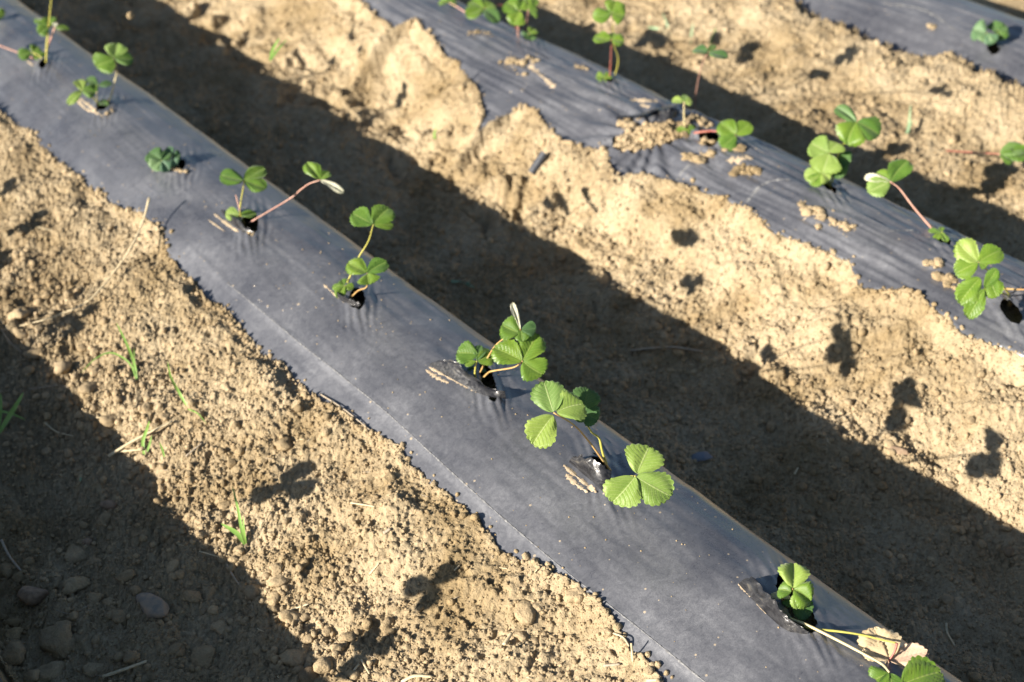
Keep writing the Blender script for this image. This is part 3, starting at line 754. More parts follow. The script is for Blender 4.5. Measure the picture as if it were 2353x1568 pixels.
e2 = leaf(e, c1, (1495, 1303), [(1492, 1320, 14)], base=b1, via=[(960, 1210), (1110, 1225), (1260, 1248), (1400, 1282)], h=.026, k=.45, stem=M_STEM_Y, r=.0014)
leaf(e, c1, (1442, 1425), [(1345, 1222, 215, {'m': M_DEAD}), (1290, 1335, 110, {'m': M_DEAD}), (1690, 1365, 120, {'m': M_DEADP}), (1240, 1545, 120, {'m': M_DEADP})], base=at(*c1(1497, 1305), .026+.008), via=[(1480, 1360)], h=.010, k=.25, stem=M_STEM_R, r=.0016, fold=.38, curl=-.10)
# P7
e = plant(on(*c6(1040, 1075), -.012), 'strawberry plant with broad bright three-part leaves beside a torn flap, second from below')
leaf(e, c6, (1283, 1112), [(1425, 790, 340, {'m': Lt, 'b': (1300, 1090)}), (1640, 1330, 300, {'m': Lt}), (1085, 1400, 330, {'m': Lt})], base=on(*c6(1250, 1180), 0), sh=(2265, 1055), k=.72, fold=.24, curl=.09, r=.0016)
# P6 grows from the same tear
leaf(e, c6, (430, 448), [(330, 120, 290, {'m': Lt}), (715, 300, 290, {'m': Lt, 'b': (455, 445)}), (195, 760, 285, {'m': Lt, 'b': (430, 470)})], base=on(*c6(1025, 1055), 0), via=[(930, 925), (800, 750), (640, 575)], sh=(2075, 955), k=.70, fold=.30, curl=.10, stem=M_STEM_O, r=.0015)
leaf(e, c6, (730, 440), [(820, 190, 240, {'m': D}), (890, 520, 190, {'m': D}), (620, 235, 90, {'m': M_LEAF}), (690, 540, 110, {'m': D})], base=on(*c6(1000, 1040), 0), via=[(940, 860), (905, 715), (830, 655), (775, 560)], k=.55, m=D, fold=.35, h=.105, stem=M_STEM_Y, r=.0016)
# P5
e = plant(on(*c5(700, 930), -.012), 'strawberry plant with a leaf stack and one pale upright leaf, third from below')
leaf(e, c5, (672, 770), [(465, 655, 195, {'b': (690, 700)}), (845, 705, 160), (715, 600, 110, {'m': D}), (545, 800, 60)], base=on(*c5(655, 950), 0), via=[(655, 860)], sh=(1775, 822), k=.62, fold=.28, r=.0016)
leaf(e, c5, (1150, 770), [(868, 600, 235), (1310, 480, 245), (1335, 935, 255)], base=on(*c5(735, 950), 0), via=[(795, 890), (850, 872), (1060, 835)], sh=(1935, 835), k=.70, fold=.34, r=.0014, stem=M_STEM_O)
leaf(e, c5, (1130, 440), [(925, 400, 215, {'b': (1120, 480)}), (1290, 440, 130, {'m': D}), (1030, 155, 62, {'m': M_PALE, 'fold': .8}), (1150, 560, 120)], base=on(*c5(700, 900), 0), via=[(830, 660), (940, 545)], sh=(1942, 760), k=.6, fold=.35, r=.0012, stem=M_STEM_O)
leaf(e, c5, (700, 880), [(570, 865, 60, {'m': D}), (755, 855, 65, {'m': D})], h=.010, k=.3, m=D)
# P4
e = plant(on(*c4(440, 1290), -.012), 'strawberry plant with a tall leaf above a lower leaf, fourth from below')
leaf(e, c4, (657, 668), [(456, 560, 155), (790, 500, 175), (832, 655, 80)], base=on(*c4(425, 1190), .004), via=[(520, 975), (612, 820)], sh=(1592, 548), k=.55, fold=.3, r=.0014)
leaf(e, c4, (600, 1105), [(432, 1000, 140), (762, 985, 125), (628, 1195, 165)], base=on(*c4(448, 1332), -.004), via=[(520, 1262), (598, 1225)], sh=(1590, 658), k=.55, fold=.3, r=.0013, stem=M_STEM_O)
leaf(e, c4, (400, 1215), [(287, 1222, 50), (335, 1325, 90), (365, 1165, 70), (478, 1235, 60)], h=.022, k=.5, m=M_LEAF)
# P3
e = plant(on(*c3(1480, 1200), -.012), 'strawberry plant with one upright leaf and a long thin stalk leaning right over the shoulder')
leaf(e, c3, (1492, 700), [(1190, 640, 170), (1750, 530, 165), (1758, 800, 150)], via=[(1443, 1085), (1462, 925), (1485, 785)], sh=(1290, 458), k=.42, fold=.3, r=.0014)
leaf(e, c3, (1440, 1130), [(1258, 1115, 135, {'m': Lt}), (1650, 1105, 95)], h=.016, k=.45)
leaf(e, c4, (180, 270), [(75, 105, 115), (245, 180, 85), (385, 365, 58, {'m': M_PALE, 'fold': .6})], base=on(*c3(1560, 1230), 0), via=[(-95, 440), (0, 362), (80, 305)], h=.115, k=.5, fold=.5, stem=M_STEM_P, r=.0012)
V, F = tube([on(*c3(1443, 1080), .04), on(*c3(1390, 880), .055)], .0009, .0012, 5, 6); link('withered_bud', mesh('bud', V, F), M_STEM_P, e)
# P2
e = plant(on(*c3(640, 480), -.010), 'low compact blue-green strawberry rosette, fifth hole counting down the near strip')
leaf(e, c3, (455, 450), [(300, 330, 190, {'m': M_GRASSB and D}), (560, 330, 110, {'m': D}), (330, 540, 150), (560, 560, 130)], k=.6, h=.030, fold=.55, m=M_LEAFB)
leaf(e, c3, (600, 400), [(530, 275, 90), (700, 385, 100, {'m': D}), (640, 500, 90)], k=.5, h=.032, m=M_LEAFB, fold=.6)
leaf(e, c3, (500, 470), [(280, 450, 130), (400, 560, 120), (620, 530, 110)], k=.5, h=.018, m=M_LEAFB, fold=.5)
# P1
e = plant(on(*c2(1340, 1340), -.014), 'strawberry plant with one tall heart-shaped leaf and a drooping lower leaf in upper left')
leaf(e, c2, (1430, 735), [(1470, 540, 210, {'m': Lt}), (1660, 710, 150), (1230, 850, 230)], base=on(*c2(1362, 1275), 0), via=[(1400, 1180), (1450, 980), (1465, 890)], k=.55, fold=.3, r=.0014, stem=M_STEM_B)
leaf(e, c2, (1030, 1135), [(860, 1295, 85, {'m': Lt}), (1000, 990, 120, {'m': Lt}), (1195, 1150, 135)], base=on(*c2(1225, 1290), 0), via=[(1140, 1200)], h=.06, k=.5)
leaf(e, c2, (1230, 1070), [(1090, 965, 95, {'m': D}), (1405, 1050, 65, {'m': D}), (1150, 1120, 80)], base=on(*c2(1225, 1290), 0), via=[(1215, 1200)], h=.065, k=.45, stem=M_STEM_B)
leaf(e, c2, (1370, 1330), [(1490, 1345, 90, {'m': D}), (1255, 1270, 80, {'m': D}), (1400, 1390, 60)], h=.008, k=.3, m=D)
# P0
e = plant(on(*c2(580, 800), -.01), 'strawberry plant with tall yellow and pink stalks crossing the top edge at upper left')
leaf(e, c2, (650, -60), [(560, -180, 130), (790, -150, 130), (640, -330, 130)], via=[(590, 520), (620, 250)], k=.5, h=.20, r=.0019)
leaf(e, c2, (610, 345), [(480, 410, 120, {'m': M_LEAF}), (600, 210, 150), (420, 240, 50)], via=[(590, 600)], k=.5, h=.11, r=.0012)
leaf(e, c2, (690, 345), [(865, 355, 55), (700, 280, 50, {'m': M_PALE})], base=on(*c2(580, 640), .02), via=[(625, 520)], k=.4, h=.115, stem=M_STEM_P, r=.0022)
leaf(e, c2, (400, 660), [(230, 700, 120), (480, 580, 110), (550, 740, 100)], h=.022, k=.55)
leaf(e, c2, (-150, 500), [(-300, 450, 100), (-200, 620, 100)], base=on(*c2(420, 735), .004), via=[(240, 665), (0, 575)], h=.05, k=.5, stem=M_STEM_P, r=.0018)
e = plant(on(*c2(-90, 230), 0), 'strawberry leaf tip peeking in at the left edge near the top')
leaf(e, c2, (-60, 170), [(60, 180, 90), (-160, 120, 90), (-80, 260, 90)], h=.03, k=.5)
# second bed
e = plant(on(*cB(1270, 270), -.01), 'strawberry plant with paired pink stalks at the top of the second strip')
leaf(e, cB, (1225, 75), [(1180, 160, 100), (1135, 10, 110), (1235, -10, 90)], base=on(*cB(1215, 250), 0), via=[(1218, 160)], sh=(1730, 120), k=.5, stem=M_STEM_P, r=.0022)
leaf(e, cB, (1285, 70), [(1340, 60, 90), (1250, 0, 90), (1320, -30, 80)], base=on(*cB(1265, 205), 0), via=[(1275, 140)], h=.10, k=.5, stem=M_STEM_P, r=.0024)
leaf(e, cB, (1290, 225), [(1255, 250, 55, {'m': D}), (1325, 190, 60), (1310, 285, 60, {'m': D})], h=.015, k=.5)
leaf(e, cB, (985, 60), [(865, 105, 70), (1085, 130, 80, {'m': D}), (900, 0, 80), (1040, 20, 70)], base=on(*cB(1210, 200), 0), via=[(1150, 55), (1040, 35)], h=.07, k=.4, stem=M_STEM_R, r=.0015)
leaf(e, cB, (750, 20), [(690, -5, 60), (800, 10, 60)], base=on(*cB(860, 85), .01), via=[(800, 45)], h=.02, k=.4, stem=M_STEM_P, r=.0014)
e = plant(on(*cB(1835, 545), -.01), 'slender strawberry plant with red stalk and leaves one above another in front of shaded furrow')
leaf(e, cB, (1842, 268), [(1725, 240, 65), (1925, 278, 65), (1855, 215, 55)], base=on(*cB(1830, 530), 0), via=[(1838, 400)], sh=(1885, 178), k=.35, stem=M_STEM_R, r=.0018)
leaf(e, cB, (1845, 90), [(1720, 118, 80), (1880, 5, 110), (1930, 105, 110)], base=on(*cB(1862, 522), 0), via=[(1888, 400), (1855, 290), (1852, 180)], sh=(1945, 132), k=.5, r=.0012)
leaf(e, cB, (1800, 525), [(1738, 510, 50), (1775, 560, 50), (1835, 500, 50)], h=.012, k=.5)
e = plant(on(*cC(75, 880), -.008), 'strawberry plant with a tall thin dark leaf beside the big tear in the second strip')
leaf(e, cC, (228, 352), [(125, 322, 55, {'m': D}), (345, 392, 60, {'m': D}), (260, 300, 40)], base=on(*cC(130, 742), 0), via=[(148, 590), (185, 430)], sh=(2165, 214), k=.25, stem=M_STEM_P, r=.0014)
leaf(e, c7, (990, 320), [(855, 270, 75), (1020, 225, 70), (1085, 310, 75)], base=on(*c7(1000, 640), 0), via=[(988, 480)], k=.4, stem=M_STEM_B, r=.0018, m=Lt)
leaf(e, c7, (1040, 650), [(900, 630, 55), (1100, 600, 65), (1030, 700, 60)], h=.014, k=.5)
e = plant(on(*c7(1240, 690), -.01), 'strawberry plant with three round bright leaflets beside a short red stalk by the tear')
leaf(e, c7, (1600, 710), [(1420, 550, 185), (1760, 560, 160), (1440, 860, 185)], base=on(*c7(1110, 685), 0), via=[(1250, 665), (1360, 665)], h=.035, k=.68, stem=M_STEM_R, r=.0020, fold=.25)
e = plant(on(*cC(1050, 1265), -.01), 'tall strawberry plant with stacked pale round leaves on second strip right of the tear')
leaf(e, cC, (1225, 825), [(1090, 718, 80, {'m': D, 'fold': .7}), (1145, 945, 165), (1385, 885, 125)], via=[(1110, 1010), (1165, 950)], h=.13, k=.5, fold=.4)
leaf(e, cC, (1040, 1035), [(915, 960, 130, {'m': Lt}), (1085, 955, 115, {'m': Lt}), (1000, 1165, 165, {'m': Lt})], k=.62, h=.075, fold=.2)
leaf(e, cC, (1095, 1050), [(1185, 1090, 95, {'m': D}), (1115, 1195, 95, {'m': D})], k=.5, h=.06)
leaf(e, cC, (985, 1165), [(875, 1190, 75, {'m': Lt}), (925, 1245, 80), (1050, 1200, 95, {'m': Lt})], k=.5, h=.035)
e = plant(on(*c8(560, 150), -.008), 'strawberry plant whose pink stalk leans left to a folded leaf, second strip')
leaf(e, cC, (1450, 1225), [(1280, 1192, 50, {'m': M_PALE, 'fold': .6}), (1310, 1290, 110, {'m': Lt}), (1555, 1075, 120), (1370, 1150, 80)], base=on(*cC(1735, 1545), 0), via=[(1610, 1400), (1515, 1275)], h=.10, k=.5, stem=M_STEM_P, r=.0017)
leaf(e, c8, (520, 90), [(355, 70, 50), (430, 195, 70), (590, 210, 65), (515, 20, 60)], h=.02, k=.4)
e = plant(on(*c8(1390, 900), -.01), 'broad-leaved strawberry plant with two overlapping bright leaves at the right edge')
leaf(e, c8, (985, 470), [(700, 230, 235, {'m': Lt}), (1255, 280, 220), (690, 600, 205), (1090, 520, 100)], h=.11, k=.7, fold=.22, r=.0015)
leaf(e, c8, (1055, 800), [(725, 960, 230, {'b': (1010, 660)}), (1230, 560, 130), (1240, 880, 190, {'b': (1090, 640)}), (865, 1160, 180)], h=.09, k=.7, fold=.22, r=.0015)
leaf(e, c8, (1700, 820), [(1800, 700, 150), (1850, 900, 150)], base=on(*c8(1290, 800), .005), via=[(1420, 808), (1555, 812)], h=.02, k=.5, stem=M_STEM_O, r=.0016)
# third bed
e = plant(on(*cC(2160, 240), -.008), 'blue-green strawberry rosette alone on the farthest strip, top right corner')
leaf(e, cC, (2100, 225), [(2008, 195, 110), (2085, 285, 95), (2150, 290, 70)], h=.026, k=.6, m=M_LEAFB, fold=.6)
leaf(e, cC, (2180, 210), [(2245, 185, 70, {'m': D}), (2130, 150, 70, {'m': D}), (2200, 270, 80)], h=.025, k=.5)
# a leaf on a red runner lying on the bank at the right edge
e = plant(on(*cC(1812, 1015), -.004), 'strawberry runner with red stalk and leaf lying on sunlit soil, right edge')
leaf(e, cC, (2190, 1040), [(2290, 1065, 80), (2360, 985, 90, {'m': Lt}), (2400, 1040, 80)], via=[(1900, 1022), (2040, 1030)], h=-.01 if False else None, k=.4, stem=M_STEM_R, r=.0016)
# plants on the bed beside the camera, whose shadows fall into the picture
for (us, vs), n_ in (((990, 1345), 0), ((845, 1495), 1), ((655, 1115), 2), ((180, 735), 3), ((62, 515), 4), ((8, 440), 5), ((6, 605), 6)):
    Q = on(us, vs); t = (Q.x-.20)/S.x; P = Q-S*t
    u_, v_ = None, None
    e = empty('strawberry_plant', (P.x, P.y, .0)); tag(e, 'strawberry plant beyond the left edge, shadow %s' % ['on the soil below centre, largest', 'at the bottom, left of centre', 'left of centre with a thin stalk', 'left of the long straw', 'beside the left edge, upper', 'cut by the left edge, upper', 'cut by the left edge, lower'][n_], 'strawberry plant', GRP)
    V, F = tube([Vector((P.x-.01, P.y, -.01)), Vector((P.x-.006, P.y+.004, P.z*.5)), P], .0015, .0012, 12, 6); pet = link('leaf', mesh('leaf_stalk', V, F), M_STEM_Y, e)
    a0 = random.uniform(0, 6)
    for q in range(3):
        a = a0+q*2.1; dd = Vector((.25*math.cos(a), math.cos(a)*.7, math.sin(a))).normalized()
        nn = Vector((-.85, .15, .5)).normalized(); dd = (dd-nn*dd.dot(nn)).normalized()
        leaflet(P, P+dd*random.uniform(.034, .046), random.uniform(.03, .038), nn, pet, M_LEAF, seed=500+n_*3+q)

print('T', round(time.time()-T0, 1))
# ------------------------------------------------------------------ soil dropped on the films
def film_clump(f, pts, label, r0=.008):
    q = [on(*f(x, y), .002) for x, y, s in pts]; e = empty('soil_clump', q[0]); tag(e, label, 'soil clump', 'soil clumps lying on the second strip')
    ex = [on(*f(x+random.gauss(0, 26), y+random.gauss(0, 17)), .0005) for x, y, s in pts for _ in range(2)]
    for s, p in [(s, p) for (x, y, s), p in zip(pts, q)]+[(random.uniform(.14, .45), p) for p in ex]:
        s = s*random.uniform(.45, 1.15); me = random.choice(LUMPH); o = bpy.data.objects.new('clod', me); C.objects.link(o); o.parent = e
        o.location = p-e.location; o.scale = (s*r0, s*r0*random.uniform(.8, 1), s*r0*random.uniform(.55, .9)); o.rotation_euler = (0, 0, random.uniform(0, 6))
def scatter_line(a, b, n, j, s0=.5, s1=1.2):
    out = []
    for i in range(n):
        t = random.random(); out.append((a[0]+(b[0]-a[0])*t+random.gauss(0, j), a[1]+(b[1]-a[1])*t+random.gauss(0, j*.7), random.uniform(s0, s1)))
    return out
film_clump(cB, scatter_line((1130, 415), (1330, 410), 22, 16, .6, 1.5)+[(1195, 470, 1.0), (1265, 500, 1.1), (1100, 415, .9)], 'scattered soil clump above the tear, with a pale smear running down right')
film_clump(cB, scatter_line((1590, 450), (1690, 460), 7, 8, .5, 1.1), 'small soil clump by the shoulder, left of the red-stalked plant')
film_clump(cB, scatter_line((900, 215), (1010, 220), 9, 9, .5, 1.1), 'flat soil clump nearest the top edge of the photo')
film_clump(c7, scatter_line((980, 960), (1200, 1010), 18, 22, .8, 1.7)+scatter_line((1210, 930), (1360, 930), 8, 18, .8, 1.5), 'soil clump just below the tear, under the short red stalk')
film_clump(c7, scatter_line((1460, 880), (1760, 860), 12, 18, .6, 1.3), 'thin row of soil crumbs under three round bright leaflets')
film_clump(c7, scatter_line((1600, 1130), (1880, 1130), 16, 24, .8, 1.7)+[(1690, 1060, 1.6), (1860, 1160, 1.6)], 'soil clump below and right of the tear, casting a small blue shadow')
film_clump(cC, scatter_line((850, 1390), (970, 1450), 12, 14, .7, 1.6), 'upper soil clump of the pair in the middle of the second strip')
film_clump(cC, scatter_line((1050, 1490), (1200, 1530), 15, 15, .7, 1.6)+[(970, 1530, 1.2), (990, 1470, 1)], 'lower soil clump of the pair in the middle of the second strip')
film_clump(c8, scatter_line((350, 490), (500, 470), 14, 28, .9, 1.6), 'single knobby soil clump left of the broad-leaved plant at right')
film_clump(c8, scatter_line((480, 640), (760, 750), 22, 30, .8, 1.5), 'smooth soil clump tucked under the broad-leaved plant at right')
film_clump(cC, [(1730, 180, 1.4), (1745, 192, .8)], 'one soil lump alone on the farthest strip')
film_clump(c3, [(1500, 1330, .5), (1560, 1350, .5), (1600, 1380, .4)]+scatter_line((1500, 1330), (1560, 1350), 3, 15, .3, .5), 'few soil crumbs at the near rim of a planting hole')
film_clump(c3, scatter_line((590, 550), (790, 590), 12, 12, .4, .8), 'soil crumbs under the blue-green rosette on the near strip')
film_clump(c2, scatter_line((1340, 1430), (1410, 1400), 5, 12, .5, .9), 'soil crumbs in the hole below the tall heart-shaped leaf')
film_clump(c7, scatter_line((250, 540), (560, 640), 26, 45, .6, 1.6)+scatter_line((560, 640), (1000, 660), 30, 35, .6, 1.5)+scatter_line((1020, 480), (1150, 520), 10, 30, .8, 1.8)+scatter_line((1180, 560), (1360, 600), 14, 30, .6, 1.4)+scatter_line((1230, 790), (1330, 780), 6, 20, .8, 1.4), 'crumbly soil heaped inside the big tear of the second strip', .0075)
# loose crumbs dotted over the near film
pts = []
for i in range(420):
    k = random.choice((1, 1, 2)); x = XR[k]-random.uniform(.01, .27); y = random.uniform(.7, 4.2)**1.0
    pts.append((x, y, k))
V = []; F = []
for x, y, k in pts:
    z = float(film_z(k, np.array([x]), np.array([y]))[0]); r = random.choice((.0007, .0009, .0012, .0018)); o = len(V)
    v, f = ico(1, random.randrange(9999), .3, .7)
    V += [Vector((x, y, z))+q*r for q in v]; F += [[i+o for i in t] for t in f]
tag(link('film_crumbs', mesh('film_crumbs', V, F), M_CLOD), 'tiny soil crumbs dotted over the plastic strips', 'soil crumbs', kind='stuff')

print('T', round(time.time()-T0, 1))
# ------------------------------------------------------------------ stones and single clods
def stone(u, v, r, label, material, sq=(1, .7, .5), rz=0, lift=0.0, sub=3, seed=1, cat='stone', name='stone'):
    V, F = ico(sub, seed, .22, 1, True); V = [q*(1+.05*float(fbm(np.array([q.x*3]), np.array([q.y*3+q.z*2]), seed, 3)[0])) for q in V]
    me = mesh(name, V, F); me.materials.append(material); p = on(u, v, lift)
    o = bpy.data.objects.new(name, me); C.objects.link(o); o.location = p; o.scale = (r*sq[0], r*sq[1], r*sq[2]); o.rotation_euler = (.15, -.1, rz); tag(o, label, cat); return o
stone(*cG(228, 985), .029, 'smooth reddish stone half sunk in the dark soil at lower left', M_STONE1, (1, .72, .62), -.7, .004, seed=4)
stone(*cG(1030, 1045), .036, 'largest grey and brown stone in the shaded soil at lower left', M_STONE2, (1.15, .62, .40), -1.25, .002, seed=8)
stone(*cG(735, 368), .014, 'small flat reddish stone in the shade above the big grey stone', M_STONE1, (1.3, .8, .6), -.7, .003, seed=12)
stone(*cG(2075, 1530), .020, 'brown stone on the shade line at the bottom edge', M_DAMP, (1, .8, .7), .2, .004, seed=15)
stone(*cG(585, 620), .010, 'tiny pinkish pebble above the reddish stone at lower left', M_STONE1, (1, .8, .8), .2, .003, seed=17)
stone(*c1(170, 45), .018, 'flat blue-grey stone in the shaded furrow right of the broad leaf', M_STONE3, (1.3, .75, .35), -.75, .003, seed=21)
stone(*cC(1500, 0) if False else (2062, 1035), .020, 'reddish flat stone on the shade line of the far bank', M_STONE1, (1.3, .6, .35), -1.1, .002, seed=25)
stone(*cA(880, 105), .010, 'pale soil lump catching the sun in the shaded furrow, top left', M_CLOD, (1.2, 1, 1.2), 0, .03, seed=31, cat='soil clod', name='soil_clod')
stone(2320, 1270+0, .012, 'rounded stone by the right edge in the shaded furrow', M_DAMP, (1, .8, .7), .5, .003, seed=33)
stone(*cC(1880, 945), .016, 'pale rounded stone on the bank by the red runner', M_CLOD, (1, .85, .8), .5, .006, seed=35)
# short length of black pipe
p0, p1 = on(*cB(1305, 1165), .012), on(*cB(1395, 1030), .016)
V, F = tube([p0, p1], .0112, .0112, 12, 18); F = F[:-2]
o = link('black_pipe', mesh('pipe', V, F), M_PIPE); tag(o, 'short piece of black plastic pipe lying on the sunlit bank', 'pipe')
ax = (p1-p0).normalized(); V, F = tube([p0+ax*.001, p1-ax*.001], .0075, .0075, 4, 18); F = F[:-2]; link('bore', mesh('bore', V, F), M_PIPE, o)

LANDM = [('the long curved straw', 200, 690), ('the forked bleached stalk', 25, 1270), ('the reddish stone', 80, 1370), ('the big grey stone', 350, 1388), ('the bleached rooted stalk', 290, 1540),
    ('the lowest grass seedling', 550, 1210), ('the thick dry straw', 320, 1010), ('the tallest grass seedling', 300, 830), ('the big leaf shadow below centre', 990, 1345), ('the bottom leaf shadow', 845, 1495),
    ('the black pipe', 1237, 373), ('the paired shadows under the pipe', 1320, 470), ('the single round leaf shadow', 1592, 550), ('the chain-like leaf shadow', 1940, 790), ('the large curved leaf shadow', 2110, 920),
    ('the leaf shadow at the right edge', 2275, 1045), ('the bent brown stalk', 1530, 800), ('the blue-grey stone', 1608, 1048), ('the blue-green weed', 1065, 655), ('the tall thin dark leaf', 1630, 120), ('the red runner', 2230, 348),
    ('the top right leaf shadows', 1940, 140), ('the soil bulge on the second strip', 1350, 400), ('the soil notch at the second strip', 1100, 250), ('the stick along the film edge', 790, 950), ('the hollow brown stalk end', 1172, 1462),
    ('the white curved straw', 2182, 1460), ('the small leaf shadow mid bank', 1590, 655), ('the round stone at the right', 2320, 1270), ('the near film edge', 650, 850), ('the left edge of the photo', 10, 900)]
SEEN = {}
def where(u, v, r, what='soil clod'):
    sz = 'large' if r > .016 else 'medium' if r > .0105 else 'small' if r > .0075 else 'very small'
    for nm, lu, lv in sorted(LANDM, key=lambda q: (q[1]-u)**2+(q[2]-v)**2)[:4]:
        a = math.degrees(math.atan2(-(v-lv), u-lu)) % 360
        dr = ['right of', 'above and right of', 'above', 'above and left of', 'left of', 'below and left of', 'below', 'below and right of'][int((a+22.5)//45) % 8]
        far = math.hypot(u-lu, v-lv); ds = 'just ' if far < 55 else '' if far < 120 else 'well '
        t = '%s %s %s%s %s' % (sz, what, ds, dr, nm)
        if t not in SEEN: break
    SEEN[t] = 1
    return t
LAB = {'A': ('loose soil clod in the shaded lower left furrow', 'soil clods in the lower left shade'), 'E': ('soil clod along the sunlit edge of the nearest bank', 'soil clods on the nearest bank'),
       'B': ('soil clod in the furrow right of the nearest strip', 'soil clods in the middle furrow'), 'Cc': ('soil clod in the furrow behind the second strip', 'soil clods in the far furrow')}
fixed = [(cG, 515, 710, .021), (cG, 515, 915, .022), (cG, 400, 1275, .030), (cG, 330, 1500, .024), (cG, 140, 850, .014), (cG, 640, 1000, .014), (cG, 705, 470, .012), (cG, 1880, 885, .016), (cG, 1840, 1000, .014),
         (cG, 1955, 1130, .018), (cG, 1850, 1075, .012), (cG, 1285, 215, .013), (cG, 1700, 960, .015), (cG, 1370, 1390, .020), (cG, 1980, 1400, .020), (cG, 2180, 1460, .016), (cG, 45, 810, .016), (cG, 800, 1130, .013), (cG, 735, 1030, .012),
         (cG, 90, 1160, .014), (cG, 75, 1250, .017), (cG, 630, 760, .014), (cG, 1160, 790, .012), (cG, 1290, 985, .012), (cG, 640, 1480, .014), (cG, 225, 1520, .014), (cG, 90, 1380, .020), (cG, 850, 850, .013), (cG, 1480, 1200, .014), (cG, 1170, 1340, .012), (cG, 880, 1400, .013),
         (cH, 1265, 1090, .022), (cH, 340, 1190, .015), (cH, 1600, 975, .018), (cH, 1235, 1255, .012), (cH, 350, 200, .012), (cH, 1820, 1230, .009), (cH, 90, 1260, .013),
         (cD, 130, 610, .020), (cD, 240, 870, .018), (cD, 420, 965, .018), (cD, 650, 990, .015), (cD, 550, 830, .013), (cD, 640, 860, .012), (cD, 265, 700, .012), (cD, 1010, 70, .012), (cD, 600, 1100, .018), (cD, 740, 1320, .016), (cD, 1110, 1290, .013), (cD, 990, 1240, .013), (cD, 1910, 1480, .016)]
for f, x, y, r in fixed:
    key = 'A' if f is cG and x < 1700 else 'E'
    clod(on(*f(x, y), .002), r, where(*f(x, y), r), LAB[key][1])
for key, u0, v0, u1, v1, n, r0, r1 in (('B', 1330, 640, 2330, 1240, 70, .005, .011), ('B', 700, 250, 1350, 640, 16, .005, .012), ('Cc', 1640, 60, 2330, 520, 26, .006, .012), ('E', 20, 780, 760, 1480, 40, .006, .012)):
    for i in range(n):
        t = random.random(); u = u0+(u1-u0)*t+random.gauss(0, 25); v = v0+(v1-v0)*t+random.gauss(0, 28)
        p = on(u, v, .001)
        if bedz(p.x, p.y) > p.z-.02 or not (0 < u < 2353 and 0 < v < 1568): continue
        rr = random.uniform(r0, r1); clod(p, rr, where(u, v, rr), LAB[key][1])

# ------------------------------------------------------------------ straw, twigs, grass
def straw(pts, r, label, material=M_STRAW, name='straw', cat='straw', lift=.003, flat=.6, group=None, n=None, heights=None):
    P = [on(u, v, (heights[i] if heights else lift)) for i, (u, v) in enumerate(pts)]
    V, F = tube(P, r, r*.75, n or max(8, 5*len(P)), 6, flat, .15); o = link(name, mesh(name, V, F), material)
    tag(o, label, cat, group); return o
straw([(343, 455), (328, 510), (300, 570), (258, 630), (205, 690), (150, 718), (95, 737), (-10, 762)], .0026, 'long curved dry straw bending across the sunlit bank at left', heights=[.055, .045, .035, .022, .018, .014, .010, .006], n=44)
straw([cD(730, 1555), cD(900, 1450), cD(1160, 1320)], .0040, 'thick dry straw lying by the shade line, left of centre', lift=.010)
straw([cD(780, 1525), cD(960, 1510)], .0032, 'pale short straw touching the grass tuft base at left', lift=.008)
straw([cG(8, 605), cG(60, 710), cG(140, 812)], .0026, 'forked bleached stalk at the left edge in the shade', M_STRAWD, lift=.008)
straw([cG(690, 1525), cG(850, 1470), cG(985, 1420)], .0036, 'bleached stalk with wispy roots at the bottom left', M_STRAW, lift=.008)
for a, b_, c_ in (((690, 1525), (740, 1500), (760, 1450)), ((690, 1525), (650, 1515), (600, 1530)), ((720, 1515), (750, 1540), (830, 1540))): 
    straw([cG(*a), cG(*b_), cG(*c_)], .0005, 'wispy root of the bleached stalk, %s' % ('curling upward' if c_[1] < 1500 else 'reaching left' if c_[0] < 700 else 'running right below it'), M_STRAWD, 'root_wisp', 'root', .006, 1, 'root wisps by the bleached stalk')
straw([cG(380, 1080), cG(480, 1100), cG(595, 1045)], .0008, 'curled root fibre between the two large stones', M_STRAWD, 'root_fibre', 'root', .006, 1)
straw([cG(1340, 682), cG(1495, 725)], .0013, 'thin dry stalk in the shade below the bent grass sprout', lift=.006)
straw([cG(1525, 770), cG(1570, 850), cG(1620, 920)], .0018, 'split brown stalk on the shade line in lower left', M_STRAWD, lift=.006)
straw([cG(1840, 1130), cG(1960, 1075), cG(2075, 1035)], .0022, 'brown stalk beside clods on the sunlit side, lower left of centre', lift=.008)
straw([cH(90, 355), cH(250, 380)], .0020, 'short brown stalk on the bank below the big leaf shadow', lift=.003)
straw([cH(310, 560), cH(355, 530)], .0042, 'stubby dark piece of stalk in the middle of the bank', M_STRAWD, lift=.003)
straw([cH(215, 835), cH(280, 760)], .0018, 'pale short straw above the lower leaf shadow', lift=.003)
straw([cH(80, 1520), cH(145, 1440)], .0024, 'pale flat straw at the bottom, left piece of the pair', lift=.004)
straw([cH(160, 1410), cH(215, 1505)], .0018, 'pale flat straw at the bottom, right piece of the pair', lift=.004)
straw([cH(430, 1560), cH(520, 1520), cH(640, 1525)], .0034, 'thick straw lying across the bottom edge', lift=.006)
straw([cH(1120, 1310), cH(1170, 1230)], .0036, 'hollow brown stalk end sticking out of the bank near the bottom', lift=.006)
straw([cH(1145, 1400), cH(1160, 1310)], .0020, 'split pale straw below the hollow brown stalk', lift=.003)
straw([cH(1850, 1230), cH(1920, 1260), cH(1962, 1320)], .0020, 'curved pale straw arching out at the film edge near the bottom', heights=[.002, .012, .004])
straw([cH(1988, 1425), cH(1975, 1300)], .0022, 'upright pale straw stub at the film edge near the bottom', heights=[0, .028])
straw([cH(1790, 1450), cH(1900, 1440)], .0030, 'split woody straw on the bank at the bottom', M_STRAWD, lift=.004)
straw([cH(2080, 1550), cH(2160, 1545)], .0030, 'short straw lying on the film edge at the bottom', lift=.004)
